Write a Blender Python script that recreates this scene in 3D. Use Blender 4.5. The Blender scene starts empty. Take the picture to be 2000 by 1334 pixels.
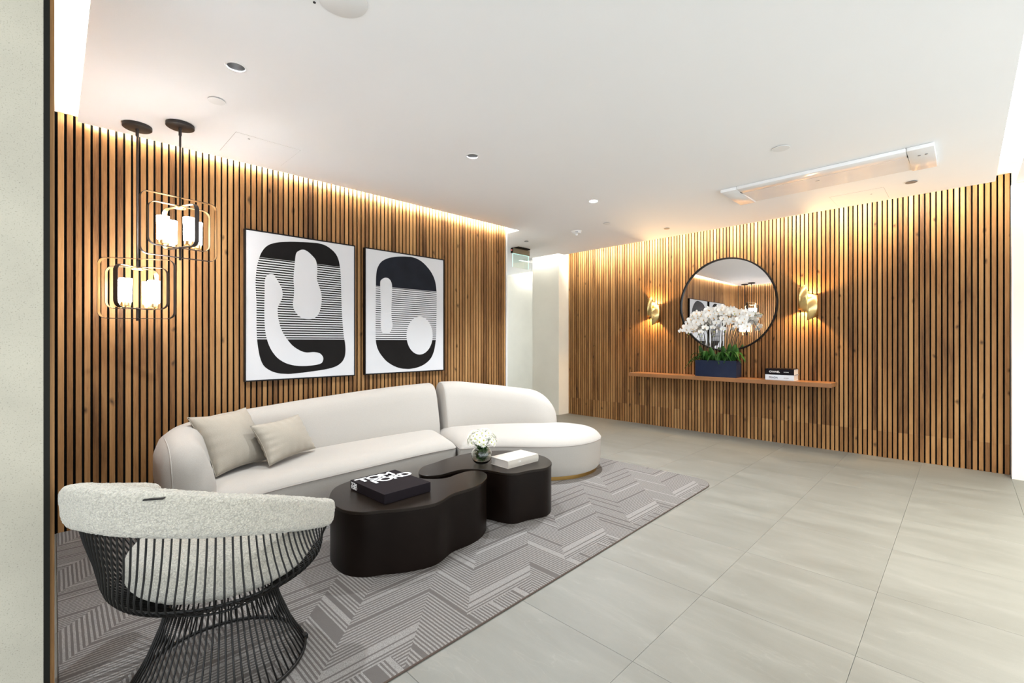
import bpy, bmesh, math, random
from mathutils import Vector, Matrix
from mathutils.geometry import tessellate_polygon
PI = math.pi
R = math.radians
random.seed(7)
S = bpy.context.scene
COL = S.collection

# ------------------------------------------------------------------ camera, world, exposure, big lights
CAM_H = 1.25
HEAD = R(44.8)
FPX = 888.9
cam = bpy.data.cameras.new('camera')
cam.sensor_width = 36.0
cam.lens = 36.0 * FPX / 2000.0
cam.clip_start = 0.02
camo = bpy.data.objects.new('camera', cam)
camo.location = (0, 0, CAM_H)
camo.rotation_euler = (PI / 2, 0, HEAD)
COL.objects.link(camo)
S.camera = camo
S.view_settings.view_transform = 'Standard'
S.view_settings.look = 'None'
S.view_settings.gamma = 1.0
S.view_settings.use_curve_mapping = False
S.view_settings.exposure = 0.66

world = bpy.data.worlds.new('world')
S.world = world
world.use_nodes = True
world.node_tree.nodes['Background'].inputs[0].default_value = (0.87, 0.94, 1.0, 1)
world.node_tree.nodes['Background'].inputs[1].default_value = 2.2

HC = 2.6875           # ceiling height
XA = -4.175           # face of the slatted left wall
YB = 6.3125           # face of the slatted back wall


def light(name, kind, loc, energy, color=(1, 1, 1), rot=(0, 0, 0), size=None, size_y=None, spot=None, blend=0.5, radius=None):
    l = bpy.data.lights.new(name, kind)
    l.energy = energy
    l.color = color
    if kind == 'AREA':
        l.shape = 'RECTANGLE'
        l.size = size
        l.size_y = size_y
    if kind == 'SPOT':
        l.spot_size = spot
        l.spot_blend = blend
    if radius is not None:
        l.shadow_soft_size = radius
    o = bpy.data.objects.new(name, l)
    o.location = loc
    o.rotation_euler = rot
    COL.objects.link(o)
    return o


WARM = (1.0, 0.80, 0.50)
COVE = (1.0, 0.94, 0.80)
COOL = (0.88, 0.94, 1.0)
# LED strips lying on top of the ceiling panel edges (ceiling coves), facing the walls
light('cove_led_left', 'AREA', (XA + 0.105, 2.13, 2.722), 60, COVE, (0, R(90), 0), 0.028, 3.9)
light('cove_led_back', 'AREA', (-2.3, 5.93, 2.765), 66, COVE, (R(-90 + 180), 0, 0), 4.7, 0.05)
light('cove_led_front', 'AREA', (-3.2, 0.15, 2.722), 9, (1, 0.97, 0.9), (R(-90), 0, 0), 1.7, 0.028)
light('cove_led_right', 'AREA', (0.175, 2.6, 2.765), 60, (1, 0.97, 0.9), (0, R(-90), 0), 0.06, 6.2)
light('cove_led_corridor', 'AREA', (-6.2, 6.93, 2.76), 7, (1, 0.97, 0.9), (R(90), 0, 0), 1.3, 0.05)
light('cove_led_column', 'AREA', (-5.2, 5.80, 2.76), 1.6, (1, 0.98, 0.88), (R(90), 0, 0), 0.7, 0.05)
light('cove_led_slot', 'AREA', (-4.35, 4.175, 2.738), 2.5, (1, 0.97, 0.92), (0, 0, 0), 0.4, 0.10)
# narrow beam lamps inside the recessed downlights (row above sofa, tables and chair)
DOWN = [(-2.706, 0.673), (-2.704, 2.289), (-2.694, 3.897)]
for k_, (dx_, dy_) in enumerate(DOWN):
    light('down_spot', 'SPOT', (dx_, dy_, 2.70 if k_ < 2 else 2.686), (100, 90, 270)[k_], COOL, (0, 0, 0), spot=R(116), blend=0.7, radius=0.022)
# unseen spots added behind and right of the camera to brighten the floor
for dx_, dy_, e_ in ((-0.9, -2.0, 30), (1.6, -1.5, 30), (1.3, 1.0, 60), (1.1, 3.0, 260), (1.0, 4.2, 300)):
    light('down_spot', 'SPOT', (dx_, dy_, 2.67), e_, (1.0, 0.97, 0.88), (0, 0, 0), spot=R(130), blend=0.9, radius=0.05)

# ------------------------------------------------------------------ picture ray helpers (a photo point carried to its real plane)
ca, sa = math.cos(HEAD), math.sin(HEAD)


def ray(x, y):
    t = (x - 1000) / FPX
    return (-sa + t * ca, ca + t * sa, -(y - 667) / FPX)


def at_z(x, y, Z):
    d = ray(x, y)
    k = (Z - CAM_H) / d[2]
    return Vector((d[0] * k, d[1] * k, Z))


def at_x(x, y, X):
    d = ray(x, y)
    k = X / d[0]
    return Vector((X, d[1] * k, CAM_H + d[2] * k))


def at_y(x, y, Y):
    d = ray(x, y)
    k = Y / d[1]
    return Vector((d[0] * k, Y, CAM_H + d[2] * k))


# ------------------------------------------------------------------ materials
MATS = {}


def new_mat(name):
    m = bpy.data.materials.new(name)
    m.use_nodes = True
    nt = m.node_tree
    b = nt.nodes['Principled BSDF']
    MATS[name] = m
    return m, nt, b


def N(nt, t, **kw):
    n = nt.nodes.new(t)
    for k, v in kw.items():
        if k.startswith('i_'):
            n.inputs[k[2:]].default_value = v
        else:
            setattr(n, k, v)
    return n


def L(nt, a, b):
    nt.links.new(a, b)


def simple(name, col, rough=0.5, metal=0.0, bump=None, var=None, **kw):
    m, nt, b = new_mat(name)
    b.inputs['Base Color'].default_value = (*col, 1)
    b.inputs['Roughness'].default_value = rough
    b.inputs['Metallic'].default_value = metal
    for k, v in kw.items():
        b.inputs[k.replace('_', ' ')].default_value = v
    tc = N(nt, 'ShaderNodeTexCoord')
    n = N(nt, 'ShaderNodeTexNoise')
    n.inputs['Scale'].default_value = bump[0] if bump else 20
    n.inputs['Detail'].default_value = 4
    L(nt, tc.outputs['Object'], n.inputs['Vector'])
    if bump:
        bp = N(nt, 'ShaderNodeBump')
        bp.inputs['Strength'].default_value = bump[1]
        bp.inputs['Distance'].default_value = bump[2] if len(bump) > 2 else 0.002
        L(nt, n.outputs['Fac'], bp.inputs['Height'])
        L(nt, bp.outputs['Normal'], b.inputs['Normal'])
    v = var if var is not None else 0.06
    n2 = N(nt, 'ShaderNodeTexNoise')
    n2.inputs['Scale'].default_value = 6
    n2.inputs['Detail'].default_value = 6
    L(nt, tc.outputs['Object'], n2.inputs['Vector'])
    r = N(nt, 'ShaderNodeMapRange')
    r.inputs['To Min'].default_value = 1 - v
    r.inputs['To Max'].default_value = 1 + v
    L(nt, n2.outputs['Fac'], r.inputs['Value'])
    mx = N(nt, 'ShaderNodeVectorMath', operation='SCALE')
    mx.inputs[0].default_value = col
    L(nt, r.outputs['Result'], mx.inputs['Scale'])
    L(nt, mx.outputs['Vector'], b.inputs['Base Color'])
    return m


def ramp(nt, stops):
    r = N(nt, 'ShaderNodeValToRGB')
    e = r.color_ramp.elements
    e[0].position, e[0].color = stops[0][0], (*stops[0][1], 1)
    e[1].position, e[1].color = stops[-1][0], (*stops[-1][1], 1)
    for p, c in stops[1:-1]:
        q = e.new(p)
        q.color = (*c, 1)
    return r


def math_n(nt, op, a=None, b=None, c=None):
    n = N(nt, 'ShaderNodeMath', operation=op)
    for i, v in enumerate((a, b, c)):
        if v is None:
            continue
        if isinstance(v, (int, float)):
            n.inputs[i].default_value = v
        else:
            L(nt, v, n.inputs[i])
    return n.outputs[0]


def oak_material(name='oak', dark=1.0):
    m, nt, b = new_mat(name)
    geo = N(nt, 'ShaderNodeNewGeometry')
    sep = N(nt, 'ShaderNodeSeparateXYZ')
    L(nt, geo.outputs['Position'], sep.inputs[0])
    s = math_n(nt, 'ADD', sep.outputs[0], sep.outputs[1])
    comb = N(nt, 'ShaderNodeCombineXYZ')
    L(nt, s, comb.inputs[0])
    L(nt, sep.outputs[2], comb.inputs[2])
    # long board figure
    mp = N(nt, 'ShaderNodeMapping')
    mp.inputs['Scale'].default_value = (5.0, 1, 0.55)
    L(nt, comb.outputs[0], mp.inputs[0])
    n1 = N(nt, 'ShaderNodeTexNoise')
    n1.inputs['Scale'].default_value = 2.0
    n1.inputs['Detail'].default_value = 5
    n1.inputs['Distortion'].default_value = 0.6
    L(nt, mp.outputs[0], n1.inputs['Vector'])
    # fine grain
    mp2 = N(nt, 'ShaderNodeMapping')
    mp2.inputs['Scale'].default_value = (120.0, 1, 4)
    L(nt, comb.outputs[0], mp2.inputs[0])
    n2 = N(nt, 'ShaderNodeTexNoise')
    n2.inputs['Scale'].default_value = 2.0
    n2.inputs['Detail'].default_value = 4
    n2.inputs['Distortion'].default_value = 1.2
    L(nt, mp2.outputs[0], n2.inputs['Vector'])
    oi = N(nt, 'ShaderNodeObjectInfo')
    f = math_n(nt, 'MULTIPLY', n1.outputs['Fac'], 0.55)
    f = math_n(nt, 'MULTIPLY_ADD', n2.outputs['Fac'], 0.3, f)
    f = math_n(nt, 'MULTIPLY_ADD', oi.outputs['Random'], 0.26, f)
    r = ramp(nt, [(0.34, (0.085 * dark, 0.036 * dark, 0.011 * dark)), (0.53, (0.245 * dark, 0.118 * dark, 0.040 * dark)), (0.78, (0.41 * dark, 0.225 * dark, 0.088 * dark))])
    L(nt, f, r.inputs[0])
    # knots
    mp3 = N(nt, 'ShaderNodeMapping')
    mp3.inputs['Scale'].default_value = (6.0, 3.4, 1)
    comb2 = N(nt, 'ShaderNodeCombineXYZ')
    L(nt, s, comb2.inputs[0])
    L(nt, sep.outputs[2], comb2.inputs[1])
    L(nt, comb2.outputs[0], mp3.inputs[0])
    nd = N(nt, 'ShaderNodeTexNoise')
    nd.inputs['Scale'].default_value = 9
    L(nt, comb.outputs[0], nd.inputs['Vector'])
    mixv = N(nt, 'ShaderNodeVectorMath', operation='MULTIPLY_ADD')
    L(nt, nd.outputs['Color'], mixv.inputs[0])
    mixv.inputs[1].default_value = (0.32, 0.22, 0)
    L(nt, mp3.outputs[0], mixv.inputs[2])
    vo = N(nt, 'ShaderNodeTexVoronoi')
    vo.voronoi_dimensions = '2D'
    vo.inputs['Scale'].default_value = 1.0
    L(nt, mixv.outputs[0], vo.inputs['Vector'])
    k = N(nt, 'ShaderNodeMapRange')
    k.inputs['From Min'].default_value = 0.015
    k.inputs['From Max'].default_value = 0.11
    k.inputs['To Min'].default_value = 0.25
    k.inputs['To Max'].default_value = 1.0
    rarity = N(nt, 'ShaderNodeSeparateXYZ')
    L(nt, vo.outputs['Color'], rarity.inputs[0])
    rr_k = math_n(nt, 'MULTIPLY', math_n(nt, 'LESS_THAN', rarity.outputs[0], 0.74), 1.0)
    L(nt, math_n(nt, 'ADD', vo.outputs['Distance'], rr_k), k.inputs['Value'])
    vm = N(nt, 'ShaderNodeVectorMath', operation='SCALE')
    L(nt, r.outputs[0], vm.inputs[0])
    L(nt, k.outputs[0], vm.inputs['Scale'])
    L(nt, vm.outputs[0], b.inputs['Base Color'])
    b.inputs['Roughness'].default_value = 0.55
    b.inputs['Specular IOR Level'].default_value = 0.25
    bp = N(nt, 'ShaderNodeBump')
    bp.inputs['Strength'].default_value = 0.25
    bp.inputs['Distance'].default_value = 0.001
    L(nt, n2.outputs['Fac'], bp.inputs['Height'])
    L(nt, bp.outputs[0], b.inputs['Normal'])
    return m


oak_material('oak')
simple('felt', (0.004, 0.004, 0.0035), 1.0, bump=(400, 0.4, 0.001), Specular_IOR_Level=0.05)
simple('black_trim', (0.008, 0.008, 0.006), 0.6, Specular_IOR_Level=0.15)


def plaster(name, col, amount=0.05, scale=2.5, specks=0.0):
    m, nt, b = new_mat(name)
    geo = N(nt, 'ShaderNodeNewGeometry')
    n1 = N(nt, 'ShaderNodeTexNoise')
    n1.inputs['Scale'].default_value = scale
    n1.inputs['Detail'].default_value = 8
    n1.inputs['Roughness'].default_value = 0.6
    L(nt, geo.outputs['Position'], n1.inputs['Vector'])
    n2 = N(nt, 'ShaderNodeTexNoise')
    n2.inputs['Scale'].default_value = 260
    n2.inputs['Detail'].default_value = 3
    L(nt, geo.outputs['Position'], n2.inputs['Vector'])
    r = N(nt, 'ShaderNodeMapRange')
    r.inputs['From Min'].default_value = 0.25
    r.inputs['From Max'].default_value = 0.75
    r.inputs['To Min'].default_value = 1 - amount
    r.inputs['To Max'].default_value = 1 + amount
    L(nt, n1.outputs['Fac'], r.inputs[0])
    sp = N(nt, 'ShaderNodeMapRange')
    sp.inputs['From Min'].default_value = 0.28
    sp.inputs['From Max'].default_value = 0.42
    sp.inputs['To Min'].default_value = 1 - specks
    sp.inputs['To Max'].default_value = 1
    L(nt, n2.outputs['Fac'], sp.inputs[0])
    f = math_n(nt, 'MULTIPLY', r.outputs[0], sp.outputs[0])
    vm = N(nt, 'ShaderNodeVectorMath', operation='SCALE')
    vm.inputs[0].default_value = col
    L(nt, f, vm.inputs['Scale'])
    L(nt, vm.outputs[0], b.inputs['Base Color'])
    b.inputs['Roughness'].default_value = 0.75
    bp = N(nt, 'ShaderNodeBump')
    bp.inputs['Strength'].default_value = 0.3
    bp.inputs['Distance'].default_value = 0.001
    L(nt, n2.outputs['Fac'], bp.inputs['Height'])
    L(nt, bp.outputs[0], b.inputs['Normal'])
    return m


plaster('plaster_pillar', (0.44, 0.41, 0.33), 0.12, 3.0, 0.35)
plaster('plaster_cream', (0.74, 0.71, 0.62), 0.05, 2.0, 0.03)
plaster('ceiling_white', (0.90, 0.90, 0.90), 0.01, 1.0, 0.0)


def floor_material():
    m, nt, b = new_mat('stone_tile')
    geo = N(nt, 'ShaderNodeNewGeometry')
    oi = N(nt, 'ShaderNodeObjectInfo')
    off = N(nt, 'ShaderNodeVectorMath', operation='SCALE')
    off.inputs[0].default_value = (7.1, 3.3, 0)
    L(nt, oi.outputs['Random'], off.inputs['Scale'])
    add = N(nt, 'ShaderNodeVectorMath', operation='ADD')
    L(nt, geo.outputs['Position'], add.inputs[0])
    L(nt, off.outputs[0], add.inputs[1])
    mp = N(nt, 'ShaderNodeMapping')
    mp.inputs['Rotation'].default_value = (0, 0, R(-32))
    mp.inputs['Scale'].default_value = (1.0, 3.6, 1)
    L(nt, add.outputs[0], mp.inputs[0])
    n1 = N(nt, 'ShaderNodeTexNoise')
    n1.inputs['Scale'].default_value = 1.6
    n1.inputs['Detail'].default_value = 9
    n1.inputs['Roughness'].default_value = 0.62
    n1.inputs['Distortion'].default_value = 0.5
    L(nt, mp.outputs[0], n1.inputs['Vector'])
    # thin veins
    n3 = N(nt, 'ShaderNodeTexNoise')
    n3.inputs['Scale'].default_value = 0.8
    n3.inputs['Detail'].default_value = 5
    L(nt, mp.outputs[0], n3.inputs['Vector'])
    v = math_n(nt, 'SUBTRACT', n3.outputs['Fac'], 0.52)
    v = math_n(nt, 'ABSOLUTE', v)
    vr = N(nt, 'ShaderNodeMapRange')
    vr.inputs['From Min'].default_value = 0.0
    vr.inputs['From Max'].default_value = 0.004
    vr.inputs['To Min'].default_value = 0.10
    vr.inputs['To Max'].default_value = 0.0
    L(nt, v, vr.inputs[0])
    n4 = N(nt, 'ShaderNodeTexNoise')
    n4.inputs['Scale'].default_value = 350
    L(nt, geo.outputs['Position'], n4.inputs['Vector'])
    f = math_n(nt, 'ADD', n1.outputs['Fac'], vr.outputs[0])
    f = math_n(nt, 'MULTIPLY_ADD', n4.outputs['Fac'], 0.22, f)
    f = math_n(nt, 'MULTIPLY_ADD', oi.outputs['Random'], 0.04, f)
    f = math_n(nt, 'SUBTRACT', f, 0.11)
    r = ramp(nt, [(0.30, (0.146, 0.143, 0.123)), (0.56, (0.176, 0.173, 0.151)), (0.85, (0.222, 0.218, 0.192))])
    L(nt, f, r.inputs[0])
    L(nt, r.outputs[0], b.inputs['Base Color'])
    rr = N(nt, 'ShaderNodeMapRange')
    rr.inputs['To Min'].default_value = 0.42
    rr.inputs['To Max'].default_value = 0.6
    L(nt, n1.outputs['Fac'], rr.inputs[0])
    L(nt, rr.outputs[0], b.inputs['Roughness'])
    bp = N(nt, 'ShaderNodeBump')
    bp.inputs['Strength'].default_value = 0.12
    bp.inputs['Distance'].default_value = 0.001
    L(nt, n1.outputs['Fac'], bp.inputs['Height'])
    L(nt, bp.outputs[0], b.inputs['Normal'])
    return m


floor_material()
simple('grout', (0.33, 0.31, 0.26), 0.9)


def carpet_material():
    m, nt, b = new_mat('striped_carpet')
    geo = N(nt, 'ShaderNodeNewGeometry')
    sep = N(nt, 'ShaderNodeSeparateXYZ')
    L(nt, geo.outputs['Position'], sep.inputs[0])
    X, Y = sep.outputs[0], sep.outputs[1]
    # diagonal bands; wide band with stripes along Y, narrow one with stripes along X; modules jog sideways
    mod = math_n(nt, 'FLOOR', math_n(nt, 'DIVIDE', math_n(nt, 'ADD', X, 6.65), 0.50))
    jog = math_n(nt, 'MULTIPLY', math_n(nt, 'MODULO', mod, 2), 0.0)
    u = math_n(nt, 'ADD', math_n(nt, 'ADD', X, Y), 8.2)      # -1.0 -> 7.2 = 10 * .72
    u = math_n(nt, 'ADD', u, jog)
    fr = math_n(nt, 'FRACT', math_n(nt, 'DIVIDE', u, 0.72))
    wide = math_n(nt, 'LESS_THAN', fr, 0.60)
    # short teeth along the right border
    edge = math_n(nt, 'GREATER_THAN', X, -1.60)
    fr2 = math_n(nt, 'FRACT', math_n(nt, 'DIVIDE', math_n(nt, 'ADD', Y, 0.18), 0.72))
    tooth = math_n(nt, 'MULTIPLY', edge, math_n(nt, 'LESS_THAN', fr2, 0.55))
    wide = math_n(nt, 'MULTIPLY', wide, math_n(nt, 'SUBTRACT', 1.0, tooth))
    # stripes: mix coordinate
    c = N(nt, 'ShaderNodeMix', data_type='FLOAT')
    L(nt, wide, c.inputs[0])
    L(nt, Y, c.inputs[2])
    L(nt, X, c.inputs[3])
    w = N(nt, 'ShaderNodeTexNoise')
    w.inputs['Scale'].default_value = 14
    L(nt, geo.outputs['Position'], w.inputs['Vector'])
    cw = math_n(nt, 'MULTIPLY_ADD', w.outputs['Fac'], 0.003, c.outputs[0])
    idx = math_n(nt, 'FLOOR', math_n(nt, 'DIVIDE', cw, 0.0085))
    wn = N(nt, 'ShaderNodeTexWhiteNoise', noise_dimensions='1D')
    L(nt, idx, wn.inputs['W'])
    alt = math_n(nt, 'MODULO', math_n(nt, 'ABSOLUTE', idx), 2)
    st = math_n(nt, 'MULTIPLY', alt, math_n(nt, 'GREATER_THAN', wn.outputs[0], 0.09))
    extra = math_n(nt, 'MULTIPLY', math_n(nt, 'SUBTRACT', 1.0, alt), math_n(nt, 'GREATER_THAN', wn.outputs[0], 0.93))
    st = math_n(nt, 'ADD', st, extra)
    # loop pile
    vo = N(nt, 'ShaderNodeTexVoronoi')
    vo.inputs['Scale'].default_value = 260
    L(nt, geo.outputs['Position'], vo.inputs['Vector'])
    n5 = N(nt, 'ShaderNodeTexNoise')
    n5.inputs['Scale'].default_value = 190
    n5.inputs['Detail'].default_value = 2
    L(nt, geo.outputs['Position'], n5.inputs['Vector'])
    lp = N(nt, 'ShaderNodeMapRange')
    lp.inputs['From Min'].default_value = 0.35
    lp.inputs['From Max'].default_value = 0.6
    lp.inputs['To Min'].default_value = 0.45
    lp.inputs['To Max'].default_value = 1.0
    L(nt, n5.outputs['Fac'], lp.inputs[0])
    st2 = math_n(nt, 'MULTIPLY', st, lp.outputs[0])
    mx = N(nt, 'ShaderNodeMix', data_type='RGBA')
    L(nt, st2, mx.inputs[0])
    mx.inputs[6].default_value = (0.088, 0.078, 0.071, 1)
    mx.inputs[7].default_value = (0.230, 0.217, 0.204, 1)
    L(nt, mx.outputs[2], b.inputs['Base Color'])
    b.inputs['Roughness'].default_value = 0.95
    h = math_n(nt, 'MULTIPLY_ADD', st, 0.6, n5.outputs['Fac'])
    bp = N(nt, 'ShaderNodeBump')
    bp.inputs['Strength'].default_value = 0.55
    bp.inputs['Distance'].default_value = 0.003
    L(nt, h, bp.inputs['Height'])
    L(nt, bp.outputs[0], b.inputs['Normal'])
    return m


carpet_material()
simple('carpet_edge', (0.06, 0.04, 0.03), 0.95)


def fabric(name, col, weave=900, strength=0.25, var=0.06, sheen=0.3):
    m, nt, b = new_mat(name)
    tc = N(nt, 'ShaderNodeNewGeometry')
    n1 = N(nt, 'ShaderNodeTexNoise')
    n1.inputs['Scale'].default_value = weave / 3
    n1.inputs['Detail'].default_value = 3
    L(nt, tc.outputs['Position'], n1.inputs['Vector'])
    n2 = N(nt, 'ShaderNodeTexNoise')
    n2.inputs['Scale'].default_value = 2.2
    n2.inputs['Detail'].default_value = 3
    L(nt, tc.outputs['Position'], n2.inputs['Vector'])
    a = math_n(nt, 'MULTIPLY_ADD', math_n(nt, 'SUBTRACT', n1.outputs['Fac'], 0.5), var * 4, 1.0)
    vm = N(nt, 'ShaderNodeVectorMath', operation='SCALE')
    vm.inputs[0].default_value = col
    L(nt, a, vm.inputs['Scale'])
    L(nt, vm.outputs[0], b.inputs['Base Color'])
    b.inputs['Roughness'].default_value = 0.9
    b.inputs['Sheen Weight'].default_value = sheen
    b.inputs['Sheen Roughness'].default_value = 0.5
    h = math_n(nt, 'MULTIPLY_ADD', n2.outputs['Fac'], 2.5, n1.outputs['Fac'])
    bp = N(nt, 'ShaderNodeBump')
    bp.inputs['Strength'].default_value = strength
    bp.inputs['Distance'].default_value = 0.002
    L(nt, h, bp.inputs['Height'])
    L(nt, bp.outputs[0], b.inputs['Normal'])
    return m


fabric('sofa_fabric', (0.36, 0.333, 0.297), sheen=0.12)
fabric('cushion_fabric', (0.32, 0.283, 0.228), 700, 0.4, sheen=0.1)


def boucle_material():
    m, nt, b = new_mat('boucle')
    geo = N(nt, 'ShaderNodeNewGeometry')
    vo = N(nt, 'ShaderNodeTexVoronoi')
    vo.inputs['Scale'].default_value = 170
    n = N(nt, 'ShaderNodeTexNoise')
    n.inputs['Scale'].default_value = 90
    n.inputs['Detail'].default_value = 3
    n.inputs['Distortion'].default_value = 1.5
    L(nt, geo.outputs['Position'], n.inputs['Vector'])
    dv = N(nt, 'ShaderNodeVectorMath', operation='MULTIPLY_ADD')
    L(nt, n.outputs['Color'], dv.inputs[0])
    dv.inputs[1].default_value = (0.01, 0.01, 0.01)
    L(nt, geo.outputs['Position'], dv.inputs[2])
    L(nt, dv.outputs[0], vo.inputs['Vector'])
    h = math_n(nt, 'SUBTRACT', n.outputs['Fac'], vo.outputs['Distance'])
    mr = N(nt, 'ShaderNodeMapRange')
    mr.inputs['From Min'].default_value = -0.4
    mr.inputs['From Max'].default_value = 0.5
    mr.inputs['To Min'].default_value = 0.62
    mr.inputs['To Max'].default_value = 1.08
    L(nt, h, mr.inputs[0])
    vm = N(nt, 'ShaderNodeVectorMath', operation='SCALE')
    vm.inputs[0].default_value = (0.58, 0.54, 0.45)
    L(nt, mr.outputs[0], vm.inputs['Scale'])
    L(nt, vm.outputs[0], b.inputs['Base Color'])
    b.inputs['Roughness'].default_value = 0.95
    b.inputs['Sheen Weight'].default_value = 0.4
    bp = N(nt, 'ShaderNodeBump')
    bp.inputs['Strength'].default_value = 0.8
    bp.inputs['Distance'].default_value = 0.006
    L(nt, h, bp.inputs['Height'])
    L(nt, bp.outputs[0], b.inputs['Normal'])
    return m


boucle_material()
simple('black_wire', (0.007, 0.0065, 0.006), 0.42, 0.0, Specular_IOR_Level=0.25)
simple('bronze_table', (0.006, 0.0035, 0.0025), 0.33, 0.0, bump=(3, 0.03, 0.01), var=0.45, Specular_IOR_Level=0.13)
simple('bronze_top', (0.012, 0.008, 0.0055), 0.30, 0.0, bump=(3, 0.03, 0.01), var=0.45, Specular_IOR_Level=0.22)
simple('pendant_bronze', (0.030, 0.025, 0.023), 0.45, 0.0, Specular_IOR_Level=0.3)
simple('brass', (0.80, 0.64, 0.38), 0.32, 1.0, var=0.1)
simple('brass_plinth', (0.55, 0.34, 0.11), 0.3, 1.0, var=0.1)
simple('satin_brass', (0.72, 0.54, 0.24), 0.27, 1.0, var=0.05)
simple('canvas_white', (0.58, 0.58, 0.59), 0.8, bump=(220, 0.3, 0.001), var=0.03)
simple('ink_black', (0.010, 0.009, 0.0085), 0.7, bump=(120, 0.4, 0.001), var=0.3, Specular_IOR_Level=0.08)
simple('ink_blue', (0.008, 0.0095, 0.015), 0.5, bump=(8, 0.1, 0.004), var=0.6, Specular_IOR_Level=0.12)
simple('frame_black', (0.008, 0.007, 0.007), 0.45, Specular_IOR_Level=0.15)
simple('book_black', (0.010, 0.007, 0.009), 0.6, Specular_IOR_Level=0.10)
simple('letter_white', (0.85, 0.85, 0.85), 0.6)
simple('letter_dark', (0.03, 0.035, 0.05), 0.6)
simple('letter_faint', (0.5, 0.47, 0.42), 0.6)
simple('book_cream', (0.47, 0.43, 0.375), 0.6)
simple('book_white', (0.72, 0.76, 0.82), 0.5)
simple('pages', (0.66, 0.60, 0.52), 0.9)
simple('pages_grey', (0.42, 0.38, 0.34), 0.9)
simple('walnut_shelf', (0.26, 0.115, 0.042), 0.4, bump=(40, 0.1, 0.001), var=0.25)
simple('blue_ceramic', (0.010, 0.018, 0.045), 0.25, bump=(5, 0.1, 0.003), var=0.4, Specular_IOR_Level=0.25)
simple('soil', (0.02, 0.014, 0.01), 0.95)
simple('leaf_green', (0.022, 0.085, 0.010), 0.45, var=0.4, Specular_IOR_Level=0.25)
simple('stem_green', (0.035, 0.03, 0.014), 0.6)
simple('bud_green', (0.35, 0.38, 0.08), 0.6)
simple('petal_white', (0.86, 0.86, 0.84), 0.6, Subsurface_Weight=0.0)
simple('petal_cream', (0.86, 0.85, 0.74), 0.6)
simple('lip_yellow', (0.65, 0.36, 0.05), 0.6)
simple('eye_green', (0.42, 0.45, 0.06), 0.7)
simple('white_plastic', (0.80, 0.80, 0.79), 0.5)
simple('gloss_white', (0.86, 0.86, 0.86), 0.14, IOR=1.4)
simple('grey_metal', (0.33, 0.33, 0.33), 0.45, 0.7)
simple('shade_dark', (0.02, 0.02, 0.02), 0.7)
simple('sign_body', (0.21, 0.19, 0.13), 0.4, 0.3)
simple('seam_dark', (0.30, 0.27, 0.24), 0.9)


def mirror_mat():
    m, nt, b = new_mat('mirror_glass')
    b.inputs['Base Color'].default_value = (0.9, 0.91, 0.92, 1)
    b.inputs['Metallic'].default_value = 1
    b.inputs['Roughness'].default_value = 0.0
    return m


mirror_mat()


def glass_mat(name, col, rough=0.0, ior=1.45):
    m, nt, b = new_mat(name)
    b.inputs['Base Color'].default_value = (*col, 1)
    b.inputs['Transmission Weight'].default_value = 1
    b.inputs['Roughness'].default_value = rough
    b.inputs['IOR'].default_value = ior
    return m


glass_mat('clear_glass', (0.96, 0.98, 0.94))
glass_mat('sign_glass', (0.80, 0.97, 0.93))
glass_mat('vase_water', (0.80, 0.92, 0.70), ior=1.33)


def emis(name, col, strength):
    m, nt, b = new_mat(name)
    b.inputs['Base Color'].default_value = (0.8, 0.8, 0.8, 1)
    b.inputs['Emission Color'].default_value = (*col, 1)
    b.inputs['Emission Strength'].default_value = strength
    return m


emis('lamp_glass', (0.97, 0.98, 1.0), 26)
emis('lamp_lens', (1, 1, 1), 120)
emis('lamp_lens_dim', (1, 1, 1), 0.6)
emis('edge_glow', (0.35, 1.0, 0.9), 0.5)
emis('red_led', (1, 0.05, 0.03), 1.5)
emis('bulb', (1.0, 0.80, 0.5), 40)


# ------------------------------------------------------------------ mesh helpers
def link(name, me, mat=None, parent=None):
    o = bpy.data.objects.new(name, me)
    if mat is not None and len(me.materials) == 0:
        me.materials.append(MATS[mat])
    COL.objects.link(o)
    if parent is not None:
        o.parent = parent
    return o


def from_bm(name, bm, mat=None, parent=None, smooth=False, recalc=True):
    if recalc:
        bmesh.ops.recalc_face_normals(bm, faces=bm.faces)
    me = bpy.data.meshes.new(name)
    bm.to_mesh(me)
    bm.free()
    if smooth:
        if smooth is True:
            me.polygons.foreach_set('use_smooth', [True] * len(me.polygons))
        else:
            me.polygons.foreach_set('use_smooth', [True] * len(me.polygons))
            me.set_sharp_from_angle(angle=smooth)
    return link(name, me, mat, parent)


def tag(o, label=None, cat=None, group=None, kind=None):
    if label:
        o['label'] = label
    if cat:
        o['category'] = cat
    if group:
        o['group'] = group
    if kind:
        o['kind'] = kind
    return o


def thing(name, label, cat, loc=(0, 0, 0), rotz=0, group=None):
    o = bpy.data.objects.new(name, None)
    o.empty_display_size = 0.05
    COL.objects.link(o)
    o.location = loc
    o.rotation_euler = (0, 0, rotz)
    return tag(o, label, cat, group)


def bm_box(bm, c, s, bevel=0.0, seg=1):
    r = bmesh.ops.create_cube(bm, size=1)
    vs = r['verts']
    for v in vs:
        v.co = Vector((v.co.x * s[0] + c[0], v.co.y * s[1] + c[1], v.co.z * s[2] + c[2]))
    if bevel:
        es = list({e for v in vs for e in v.link_edges})
        bmesh.ops.bevel(bm, geom=es, offset=bevel, segments=seg, profile=0.5, affect='EDGES')
    return vs


def box(name, lo, hi, mat, parent=None, bevel=0.0, seg=1, smooth=False):
    bm = bmesh.new()
    c = [(a + b) / 2 for a, b in zip(lo, hi)]
    s = [b - a for a, b in zip(lo, hi)]
    bm_box(bm, c, s, bevel, seg)
    return from_bm(name, bm, mat, parent, smooth=smooth)


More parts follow.
